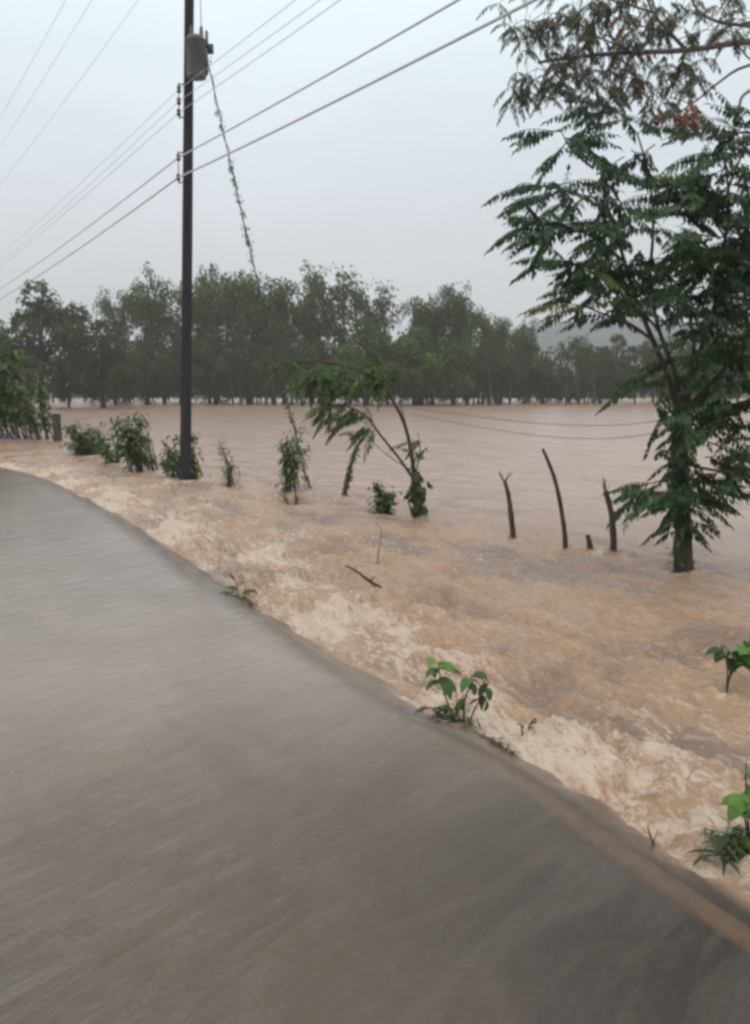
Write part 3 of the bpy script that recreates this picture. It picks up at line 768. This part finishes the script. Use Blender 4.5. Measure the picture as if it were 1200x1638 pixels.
# filling sprays placed over the crown
fills = [(1005, 395, 50, 34), (960, 385, 45, 25), (1000, 330, 40, 38), (910, 358, 28, 7), (895, 312, 22, 8), (935, 425, 40, 9), (940, 470, 30, 10), (960, 505, 28, 8), (905, 215, 25, 25),
         (985, 290, 38, 25), (1030, 240, 30, 22), (1140, 430, 40, 50), (1140, 350, 55, 60), (1170, 250, 40, 60), (1200, 400, 40, 80), (1150, 520, 60, 60),
         (1190, 600, 40, 50), (1130, 630, 50, 45), (1150, 690, 50, 30), (1110, 700, 30, 40), (1100, 780, 25, 55), (1190, 660, 30, 40), (1150, 300, 25, 40), (1090, 430, 25, 22), (1190, 470, 30, 60), (1180, 330, 30, 50)]
for cx, cy, sx, sy in fills:
    for k in range(max(3, int(sx * sy / (400 if cx < 1060 else 230)))):
        q = aty(cx + rng.normal() * sx * .6, cy + rng.normal() * sy * .6, TY + rng.normal() * .55)
        a = rng.uniform(0, 2 * np.pi); d = np.array([math.cos(a), math.sin(a), rng.uniform(-.3, .4)]) + wind * .6
        sprig(q, d, rng.uniform(.15, .4), float(np.clip(rng.normal(.3, .22), .02, .95)), 3, .46)
# low fans of leaves beside the trunk
for bx_, by_, dirs in ((1085, 800, [(-1, .1), (-.9, -.25), (-.75, -.5), (-.95, .35), (-.6, .2), (-.5, -.7), (-1, -.1)]), (1105, 790, [(1, -.05), (.9, .25), (.95, -.3), (.8, .1), (.7, -.5)]),
                       (1130, 770, [(1, .0), (.9, .2), (.8, -.3)]), (1150, 740, [(1, -.2), (.9, -.5), (.6, -.7)]), (1095, 830, [(.7, -.6), (-.5, -.8), (.3, -.9)]), (1170, 790, [(1, .2), (1, 0)])):
    b = aty(bx_, by_, TY - .25)
    for dx, dz in dirs:
        frond(cb, b - TB, (dx, rng.normal() * .35 - .2, dz + .15), rng.uniform(.32, .52), 11, .12, .04, rng.uniform(.2, .5), .7)
for k in range(52):      # foliage clinging to the trunk
    q = aty(1091 + rng.normal() * 13, rng.uniform(640, 850), TY - .12); a = rng.uniform(0, 6.28)
    frond(cb, q - TB, (math.cos(a), math.sin(a) * .8 - .3, -.1), rng.uniform(.22, .4), 8, .10, .036, rng.uniform(.08, .45), 1.2)
cb.build('crown', M_near, big)
mb = MB()
for k in range(46):
    a = rng.uniform(0, 6.28); b = at(1078 + rng.normal() * 10, 905 + rng.normal() * 8, -.1) + (0, -.06, rng.uniform(0, .16))
    mb.blade(b - TB, (math.cos(a) * .7, math.sin(a) * .7, .5), (0, 0, 1), rng.uniform(.07, .13), .05, .8, rng.uniform(.2, .8))
mb.build('foliage', M_bush, big)

# second tree: branches reaching in from the right at the top
rng = np.random.default_rng(47)
UY = 12.2
UB = aty(1480, 900, UY); UB[2] = -.1
up_ = thing('thin_leaved_tree', 'sparse grey barked tree whose bare branches reach in at the upper right corner', 'tree', UB)
def pu(*l): return np.array([aty(q[0], q[1], UY + (q[2] if len(q) > 2 else 0)) for q in l])
mb = MB(); tb = np.array([UB + (0, 0, -.8), UB + (.1, 0, 1.5), UB + (-.1, .1, 3.5), UB + (.2, .1, 5.5), UB + (0, 0, 8.0)])
mb.tube(bez(tb, 20) - UB, np.linspace(.24, .1, len(bez(tb, 20))), 10, jit=.05)
br = [([(1480, 60), (1340, 58), (1200, 66), (1100, 80), (1010, 84), (930, 90, .3), (860, 100, .4)], .052),
      ([(1480, 120), (1330, 60), (1200, 42), (1150, 35), (1115, 15), (1100, -20), (1060, -90)], .03),
      ([(1480, 160), (1320, 90), (1200, 104), (1150, 132), (1118, 158), (1090, 178)], .026),
      ([(1480, 260), (1300, 110, -.3), (1200, 145, -.4), (1182, 172, -.4), (1176, 200, -.4)], .03),
      ([(1100, 82), (1070, 50), (1045, 20), (1030, -20), (1000, -100)], .028),
      ([(1125, 78), (1160, 45), (1230, 30)], .02),
      ([(1220, 108), (1190, 85), (1165, 40), (1150, -10)], .014),
      ([(1080, 60), (1040, 45), (1000, 35), (950, 10)], .015),
      ([(1045, 20), (980, 0), (900, -20), (850, -30)], .016),
      ([(1010, 84), (960, 60), (900, 40), (850, 35)], .014),
      ([(930, 90, .3), (890, 110), (850, 130), (825, 140)], .01),
      ([(1010, 84), (1000, 120), (985, 160)], .012), ([(1095, 85), (1085, 120), (1070, 160)], .014),
      ([(960, 88, .2), (930, 130, .2), (905, 165, .2)], .01)]
BP = []
for pts, r0 in br:
    P = bez(pu(*pts), 22); BP.append((P, r0)); mb.tube(P - UB, np.linspace(r0, r0 * .35, len(P)), 7)
mb.build('trunk', M_barkgrey, up_, smooth=True)
cb = MB()
def tuft(p, n, tint, L0=.3):
    for k in range(n):
        a = rng.uniform(0, 6.28); frond(cb, p - UB, (math.cos(a) * .8, math.sin(a) * .8, rng.uniform(-.6, .3)), L0 * rng.uniform(.6, 1.2), 8, .085, .023, np.clip(tint + rng.normal() * .1, 0, 1), 1.6)
for (P, r0) in BP[4:]:
    for j in range(3, len(P)):
        p = P[j]
        if (600 + p[0] / p[1] * 1440) > 1150 and rng.random() < .8: continue
        if rng.random() < .45: continue
        for _ in range(1):
            e = p + rng.normal(size=3) * (.25, .3, .18); cb.tube(np.array([p, (p + e) / 2 + (0, 0, .05), e]) - UB, [.007, .005, .003], 4, a=.75)
            tuft(e, 3, rng.choice([.2, .4, .6, .75]))
zones = [(835, 40, 25, 30, 9), (850, 110, 22, 25, 9), (905, 25, 40, 28, 22), (905, 85, 40, 32, 22), (820, 145, 12, 22, 4), (870, 135, 25, 15, 6), (960, 30, 45, 30, 22), (960, 95, 45, 35, 22), (985, 140, 40, 25, 13), (1030, 60, 35, 35, 16),
         (1050, 120, 30, 30, 14), (1090, 30, 30, 28, 14), (1100, 120, 20, 30, 10), (810, 10, 8, 25, 3), (1150, 60, 35, 45, 5), (1040, 160, 40, 15, 8), (1000, 10, 60, 15, 14)]
for cx, cy, sx, sy, n in zones:
    for k in range(int(n * .62)):
        p = aty(cx + rng.normal() * sx * .7, cy + rng.normal() * sy * .7, UY + rng.normal() * .4)
        t_ = rng.choice([.15, .35, .5, .65, .78]); cb.tube(np.array([p + (.03, 0, .16), p]) - UB, [.005, .003], 3, a=.8); tuft(p, 3, t_)
for cx, cy in ((1103, 182), (1110, 172), (1120, 190), (1080, 185), (1068, 178), (1098, 195)):
    tuft(aty(cx, cy, UY - .8), 5, 1.0, .24)
cb.build('crown', M_sparse, up_)

# ------------------------------------------------------------------ middle tree bent by the wind
rng = np.random.default_rng(59)
MB0 = at(668, 828, -.1); MY = MB0[1]
def pm(*l): return np.array([aty(q[0], q[1], MY + (q[2] if len(q) > 2 else 0)) for q in l])
mid = thing('leaning_tree', 'small wind bent tree with thin forked stems arching left in the fence line', 'tree', MB0)
mb = MB()
P = bez(pm((670, 880), (669, 825), (666, 790), (664, 755)), 10); mb.tube(P - MB0, np.linspace(.085, .075, len(P)), 9, jit=.15)
ms_ = [([(664, 765), (657, 720), (648, 680), (628, 640), (600, 605), (560, 588), (505, 578), (450, 582)], .034),
       ([(664, 770), (640, 735), (608, 695, -.2), (585, 665, -.3), (555, 650, -.4), (525, 648, -.5)], .024),
       ([(660, 740), (652, 690, .2), (642, 650, .3), (638, 620, .4), (636, 590, .4)], .012),
       ([(665, 760), (672, 720, .1), (668, 690, .2)], .012), ([(628, 640), (575, 612, -.2), (530, 600, -.3), (490, 605, -.3)], .014),
       ([(612, 618), (618, 595, .2), (604, 572, .3)], .010), ([(662, 755), (620, 728, -.3), (590, 700, -.4)], .01)]
MP = []
for pts, r0 in ms_:
    P = bez(pm(*pts), 18); MP.append(P); mb.tube(P - MB0, np.linspace(r0, r0 * .35, len(P)), 6)
mb.build('trunk', M_bark, mid, smooth=True)
cb = MB()
def mleaf(p, n, L0, tint, dv=(-.8, 0, -.25)):
    for k in range(n):
        frond(cb, p - MB0, np.array(dv) + rng.normal(size=3) * (.45, .55, .35), L0 * rng.uniform(.7, 1.3), 9, .13, .04, np.clip(tint + rng.normal() * .12, 0, .8), .9)
for j, (i0, n, L0) in enumerate([(10, 2, .36), (9, 2, .36), (15, 1, .3), (99, 0, 0), (5, 3, .38), (6, 2, .35), (99, 0, 0)]):
    for k in range(i0, len(MP[j])): mleaf(MP[j][k], n, L0, .3)
for cx, cy, sx, sy, n in [(560, 596, 46, 9, 7), (490, 590, 30, 7, 3), (605, 618, 24, 12, 4), (545, 628, 38, 10, 3), (560, 668, 22, 10, 8), (592, 685, 10, 8, 8), (530, 658, 10, 8, 4), (672, 705, 6, 14, 3), (684, 718, 4, 12, 2)]:
    for k in range(n):
        mleaf(aty(cx + rng.normal() * sx * .7, cy + rng.normal() * sy * .7, MY + rng.normal() * .35), 1, .42, .3 + .12 * (cy < 580))
for k in range(26): mleaf(aty(667 + rng.normal() * 5, rng.uniform(745, 820), MY - .05), 1, .13, .15, (0, 0, -.6))
cb.build('crown', M_bush, mid)

# ------------------------------------------------------------------ shrubs and posts along the fence line
def arch_shrub(name, label, px, py, hpx, wpx, nstem, seed, cat='shrub', ll=.16, lw=.05, dense=5, hang=1.0, m=None, lean_=-.6, group=None):
    """shrub of arching stems with hanging leaves; sizes in photo pixels at its distance"""
    global rng
    rng = np.random.default_rng(seed)
    b = at(px, py, -.1); sc_ = b[1] / F; h, w_ = hpx * sc_, wpx * sc_
    if cat != 'bush': h *= .86; w_ *= .9; ll *= .82; lw *= .85
    root = thing(name, label, cat, b, group)
    st, lf = MB(), MB()
    for i in range(nstem):
        a = rng.uniform(0, 6.28); o = np.array([rng.normal() * w_ * .16, rng.normal() * .12, -.25])
        e = np.array([math.cos(a) * w_ * rng.uniform(.1, .62) + lean_ * h * .5, math.sin(a) * w_ * .35, h * rng.uniform(.25, 1.0)])
        mid_ = o + (e - o) * .5 + np.array([0, 0, h * rng.uniform(.25, .45)])
        t = np.linspace(0, 1, 9)[:, None]; P = (1 - t) ** 2 * o + 2 * t * (1 - t) * mid_ + t * t * e
        st.tube(P, np.linspace(.022, .007, 9), 5)
        if rng.random() < .35 and nstem > 4: continue
        for j in range(2, 9):
            for k in range(dense):
                p = P[j] + rng.normal(size=3) * .05; aa = rng.uniform(0, 6.28)
                lf.blade(p, (math.cos(aa) * .8, math.sin(aa) * .8, rng.uniform(-.2, .4)), (0, 0, 1), ll * rng.uniform(.7, 1.3), lw * rng.uniform(.8, 1.2), hang * rng.uniform(.8, 1.6), float(np.clip(rng.normal(.38, .2), 0, 1)), 4)
    st.build('stem', M_bark, root); lf.build('foliage', m or M_bush, root)
    return root
arch_shrub('shrub', 'rounded dark green shrub left of the tall ragged shrub, on the flood edge', 150, 728, 66, 84, 22, 301, ll=.3, lw=.09, dense=7)
arch_shrub('shrub', 'ragged upright green shrub between the rounded shrub and the utility pole', 225, 750, 108, 62, 17, 302, ll=.34, lw=.09, dense=6)
arch_shrub('shrub', 'thin half bare shrub leaning at the right of the ragged upright shrub', 252, 752, 80, 40, 6, 303, ll=.22, lw=.06, dense=3)
arch_shrub('shrub', 'green shrub wrapped round the foot of the utility pole', 312, 766, 92, 58, 20, 304, ll=.26, lw=.08, dense=6)
arch_shrub('drooping_plant', 'small plant with arching drooping tips just right of the utility pole', 372, 778, 105, 50, 4, 305, cat='plant', ll=.2, lw=.05, dense=5, lean_=.1)
arch_shrub('shrub', 'bushy tufted shrub on a dark stem where the vine covered wire reaches the water', 460, 790, 118, 46, 14, 306, lean_=.1, ll=.22, lw=.055, dense=7)
arch_shrub('drooping_plant', 'low twiggy plant in the water at the foot of the tufted shrub', 470, 802, 34, 40, 5, 316, cat='plant', ll=.1, lw=.03, dense=2)
arch_shrub('shrub', 'small round shrub just left of the leaning tree trunk', 613, 822, 62, 36, 12, 307, lean_=0, ll=.14, lw=.06, dense=7)
arch_shrub('shrub', 'low leaning shrub filling the gap between the rounded and the ragged upright shrub', 188, 742, 70, 50, 12, 317, ll=.28, lw=.08, dense=5)
arch_shrub('shrub', 'sparse bent shrub close on the left side of the utility pole foot', 282, 762, 70, 40, 9, 318, ll=.24, lw=.06, dense=4)
# big bush at the left border with its dark stump
arch_shrub('bush', 'large leafy green bush at the left border of the photo', 25, 703, 175, 130, 44, 308, cat='bush', ll=.42, lw=.14, dense=12)
arch_shrub('bush', 'lower green bush between the large leafy bush and the dark stump', 72, 705, 105, 56, 14, 309, cat='bush', ll=.36, lw=.12, dense=8)
rng = np.random.default_rng(70)
def post(name, label, cat, pts, r0, r1, group=None, m=None, twigs=0, weeds=0, leaves=0):
    b = at(*pts[0], -.12); Y = b[1]; root = thing(name, label, cat, b, group)
    P = bez([aty(x, y, Y) for x, y in pts], 16); P = np.vstack([P[0] - (0, 0, .5), P])
    mb = MB(); mb.tube(P - b, np.linspace(r0, r1, len(P)), 9, jit=.14); mb.build('stake', m or M_deadwood, root, smooth=True)
    if twigs:
        mb = MB(); top = P[-1] - b
        for k in range(twigs):
            d = np.array([rng.uniform(-1, 1), rng.normal() * .5, rng.uniform(.5, 1.1)]); d /= np.linalg.norm(d); l_ = rng.uniform(.08, .2)
            mb.tube([top - (0, 0, .04), top + d * l_ * .5, top + d * l_ + (0, 0, .02)], [.009, .006, .003], 5)
        mb.build('twig', m or M_deadwood, root)
    if weeds:
        mb = MB()
        for k in range(weeds):
            a = rng.uniform(0, 6.28); mb.blade((math.cos(a) * .06, math.sin(a) * .06, .02), (math.cos(a), math.sin(a), .6), (0, 0, 1), rng.uniform(.08, .16), .045, .9, rng.uniform(.3, .9))
        mb.build('foliage', M_bush, root)
    if leaves:
        mb = MB()
        for k in range(leaves):
            q = P[int(rng.integers(3, len(P)))] - b; a = rng.uniform(0, 6.28)
            mb.blade(q, (math.cos(a), math.sin(a), -.2), (0, 0, 1), rng.uniform(.07, .15), .045, 1.2, rng.uniform(0, .5), 4)
        mb.build('foliage', M_bush, root)
    return root
G = 'crooked wooden stakes of the fence line'
post('fence_stake', 'crooked stake with a forked frayed top, leftmost of the bare stakes', 'stake', [(822, 866), (817, 820), (813, 790), (807, 768)], .045, .022, G, twigs=5)
post('fence_stake', 'thin side stick propped against the frayed leftmost bare stake', 'stake', [(824, 862), (820, 840), (816, 815)], .022, .012, G)
post('fence_stake', 'tallest bare stake, long and bowed, leaning left out of the water', 'stake', [(905, 884), (902, 840), (891, 780), (880, 745), (868, 718)], .034, .018, G)
post('fence_stake', 'short broken stub between the tallest stake and the weedy one', 'stake', [(946, 888), (943, 870), (940, 856)], .045, .026, G)
post('fence_stake', 'stake with twigs on top and green weeds round its foot', 'stake', [(982, 890), (981, 850), (977, 815), (969, 787)], .045, .032, G, twigs=6, weeds=14)
post('stump', 'dark thick stump beside the large bush at the left', 'stump', [(93, 708), (92, 690), (90, 662)], .17, .15, m=M_bark)
post('leafy_stake', 'crooked leafy stake between the tufted shrub and the small round shrub', 'stake', [(549, 800), (556, 770), (561, 745), (572, 716)], .055, .025, leaves=150, m=M_bark)
post('fence_stake', 'tiny dark stub in the water at the right foot of the big tree', 'stake', [(1117, 918), (1117, 908)], .03, .02, G)
# wires of the fence
for k, (z0, dz, lab) in enumerate(((664, .0, 'upper sagging fence wire tied to the big tree trunk'), (679, .0, 'lower sagging fence wire tied to the big tree trunk'))):
    a = aty(1076, z0, TY); b = aty(655, 652 + 10 * k, MY); t = np.linspace(0, 1, 26)[:, None]
    P = a * (1 - t) + b * t - np.c_[0 * t, 0 * t, (.16 + .06 * k) * np.sin(t ** .62 * np.pi)]
    mb = MB(); mb.tube(P, .004, 5); tag(mb.build('fence_wire', M_dkmetal), lab, 'wire', 'fence wires')

# ------------------------------------------------------------------ plants and debris in the near water
def root_at(name, label, cat, px, py, z=-.12, group=None):
    b = at(px, py, z); return thing(name, label, cat, b, group), b, b[1] / F
def leafy(name, label, cat, px, py, stems, seed, z=-.1):
    """stems: list of (path of pixel offsets from the base, [(t, dir, len px, width px, tint, curl)])"""
    global rng
    rng = np.random.default_rng(seed); root, b, s_ = root_at(name, label, cat, px, py, z); st, lf = MB(), MB()
    for path, lv in stems:
        P = bez([(0, 0, -.08)] + [(x * s_, yy * .01, -y * s_) for x, y, yy in path], 12); st.tube(P, np.linspace(.006, .003, len(P)), 6)
        for t, d, ln, wd, tint, curl in lv:
            p = P[int(t * (len(P) - 1))]; lf.blade(p, d, (0, -.3, 1), ln * s_ * .85, wd * s_ * .8, curl * 1.25, tint, 7)
    st.build('stem', M_bark, root); lf.build('foliage', M_bright, root); return root
def rnd_leaves(n, ln, wd, tint, seed, up=.3, tmin=.3):
    r = np.random.default_rng(seed)
    return [(r.uniform(tmin, 1), (math.cos(a), math.sin(a) * .8, r.uniform(up - .5, up + .4)), ln * r.uniform(.7, 1.2), wd * r.uniform(.8, 1.1), float(np.clip(tint + r.normal() * .15, 0, 1)), r.uniform(.5, 1.3)) for a in r.uniform(0, 6.28, n)]
leafy('edge_plant', 'leafy plant with broad light green leaves caught on the road edge at centre', 'plant', 742, 1168, [
    ([(-25, -40, 0), (-38, -80, 4), (-42, -108, 5)], [(1, (-.2, -.5, .6), 50, 38, .95, 1.0), (.95, (.5, -.3, .3), 40, 30, .85, 1.2), (.9, (-.8, -.2, .2), 36, 26, .7, 1.2), (.8, (.3, -.6, -.2), 55, 28, .5, .8)] + rnd_leaves(5, 48, 22, .45, 1, -.3, .5)),
    ([(0, -45, 0), (8, -80, -3), (12, -95, 0)], [(1, (.8, -.2, .3), 50, 22, .5, 1.8), (.95, (.95, .1, .1), 55, 16, .2, 2.0), (.9, (-.3, -.5, .1), 45, 24, .6, 1.0)] + rnd_leaves(5, 40, 16, .3, 2, -.3, .4)),
    ([(15, -30, 0), (30, -60, 0), (42, -85, 0)], rnd_leaves(6, 42, 15, .25, 3, -.5, .5)),
    ([(-40, -25, 0), (-58, -40, 0)], rnd_leaves(8, 36, 9, .2, 4, .2, .2)), ([(-20, -20, 0), (-30, -35, 0)], rnd_leaves(9, 40, 8, .15, 5, .5, .1))], 401)
leafy('seedling', 'upright seedling with round green leaves rising from the water at the right border', 'plant', 1162, 1104, [
    ([(0, -30, 0), (-4, -55, 0), (-14, -78, 0)], rnd_leaves(10, 34, 24, .4, 11, .1, .5)),
    ([(4, -30, 0), (18, -58, 0), (38, -85, 0)], rnd_leaves(11, 38, 30, .75, 12, .2, .5)),
    ([(6, -25, 0), (30, -45, 3), (50, -55, 4)], rnd_leaves(8, 36, 26, .5, 13, .1, .5))], 402)
leafy('edge_plant', 'broad leaved bright green plant half swept over at the lower right border', 'plant', 1205, 1352, [
    ([(-15, -40, 0), (-20, -70, 0), (-10, -95, 0)], rnd_leaves(9, 62, 44, .75, 21, .2, .5)),
    ([(5, -45, 0), (14, -90, 0), (20, -150, 0)], rnd_leaves(10, 60, 40, .85, 22, .1, .3)),
    ([(-30, -20, -4), (-55, -32, -6)], rnd_leaves(7, 60, 18, .3, 23, -.1, .3)),
    ([(-20, -5, -8), (-60, -8, -12), (-90, -10, -14)], rnd_leaves(12, 70, 10, .1, 24, -.1, .3)),
    ([(-15, -70, 0), (-20, -130, 0)], [(1, (0, 0, 1), 25, 5, .6, .2)])], 403)
leafy('sprout', 'small spiky green sprout poking from the water at the upper road edge', 'plant', 385, 968, [
    ([(-4, -22, 0), (-8, -40, 0)], [(1, (-.5, 0, .8), 22, 7, .1, .3), (.6, (-.9, 0, .4), 26, 11, .35, .6), (.7, (.6, -.2, .6), 26, 9, .3, .5), (.5, (-.6, -.4, .6), 28, 12, .5, .5)]),
    ([(8, -15, 0), (16, -26, 0)], rnd_leaves(8, 20, 9, .4, 31, .3, .3)), ([(-12, -12, 0), (-20, -22, 0)], rnd_leaves(7, 20, 9, .45, 32, .3, .3)),
    ([(0, -8, -6), (4, -16, -8)], rnd_leaves(10, 24, 9, .6, 33, .2, .1))], 404)
leafy('sprout', 'tiny dark leaf sprig in the foam right of the broad light green plant', 'plant', 838, 1170, [
    ([(10, -12, 0), (20, -24, 0)], rnd_leaves(5, 13, 6, .2, 41, .3, .4)), ([(-4, -8, 0), (-6, -14, 0)], rnd_leaves(3, 10, 5, .2, 42, .3, .4))], 405)
def grass(name, label, px, py, n, seed, ln=(.08, .17), spread=.09, tint=(0, .35), along=0.0):
    global rng
    rng = np.random.default_rng(seed); root, b, s_ = root_at(name, label, 'weeds', px, py, -.07); mb = MB()
    for k in range(n):
        a = rng.uniform(0, 6.28); t_ = rng.uniform(-1, 1) * along
        q = np.array([ur_e[0] * t_ + rng.normal() * spread * .5, ur_e[1] * t_ + rng.normal() * spread * .5, rng.uniform(-.03, .02)])
        mb.blade(q, (math.cos(a) + .2, math.sin(a) - .1, rng.uniform(.3, 1.3)), (0, 0, 1), rng.uniform(*ln), rng.uniform(.006, .013), rng.uniform(.8, 2.4), rng.uniform(*tint), 6)
    mb.build('foliage', M_weed, root)
ur_e = (at(840, 1218)[:2] - at(640, 1118)[:2]); ur_e /= np.linalg.norm(ur_e)
M_weed = leafmat('drowned_grass', [(0, (.05, .04, .018)), (.5, (.085, .085, .03)), (1, (.12, .17, .04))], .5, .2)
grass('weed_tuft', 'muddy grass tuft round the foot of the broad leaved edge plant at centre', 725, 1160, 190, 406, (.09, .2), .11, (.2, 1), .06)
grass('weed_tuft', 'brown grass mat trailing over the road edge right of the central edge plant', 790, 1196, 150, 407, (.06, .13), .05, (0, .5), .14)
grass('weed_tuft', 'small grass tuft at the foot of the spiky sprout on the upper road edge', 392, 970, 90, 408, (.08, .17), .09, (.2, .9), .05)
grass('weed_tuft', 'sunken grass tuft under the plant at the lower right border', 1172, 1350, 130, 409, (.07, .16), .10, (.2, 1), .05)
def stick(name, label, pts, r, z=-.1, branches=(), m=None):
    b = at(*pts[0], z); root = thing(name, label, 'branch', b)
    P = bez([at(x, y, z) if zz is None else aty(x, y, b[1] + zz) for x, y, zz in [(p + (None,))[:3] for p in pts]], 10)
    mb = MB(); P2 = np.vstack([P[0] - (0, 0, .1), P]); mb.tube(P2 - b, np.linspace(r, r * .4, len(P2)), 7, jit=.15)
    mb.build('stick', m or M_deadwood, root, smooth=True)
    for br_ in branches:
        mb = MB(); Q = np.array([aty(x, y, b[1]) for x, y in br_]); mb.tube(Q - b, np.linspace(r * .5, r * .2, len(Q)), 5); mb.build('twig', m or M_deadwood, root)
stick('floating_branch', 'dark broken branch lying on the rushing water left of centre', [(610, 940), (592, 930, .0), (572, 915, .0), (552, 904, .0)], .022, branches=[[(592, 930), (600, 922)]])
stick('twig_in_water', 'thin bent pale twig standing above the floating dark branch', [(604, 895), (608, 865, 0), (610, 848, 0), (600, 836, 0)], .007)
stick('twig_in_water', 'small forked dark twig at the road edge near the bottom right', [(1046, 1352), (1040, 1335, 0), (1036, 1320, 0)], .006, branches=[[(1044, 1348), (1050, 1336), (1052, 1328)]])
stick('twig_in_water', 'thin curved twig in the pale foam left of the lower right plant', [(1100, 1262), (1100, 1248, 0), (1107, 1234, 0)], .004, branches=[[(1107, 1234), (1116, 1228)]])

# ------------------------------------------------------------------ haze
hb = MB(); hb.box((0, 350, 33.5), (2600, 1300, 71))
hm = bpy.data.materials.new('haze'); hm.use_nodes = True; t = hm.node_tree; t.nodes.clear()
o = t.nodes.new('ShaderNodeOutputMaterial'); v = t.nodes.new('ShaderNodeVolumePrincipled')
v.inputs['Color'].default_value = (.95, .96, .97, 1); v.inputs['Density'].default_value = .0009; v.inputs['Anisotropy'].default_value = .2
t.links.new(v.outputs[0], o.inputs['Volume'])
tag(hb.build('haze', hm), 'rain haze filling the air over the field', kind='stuff')
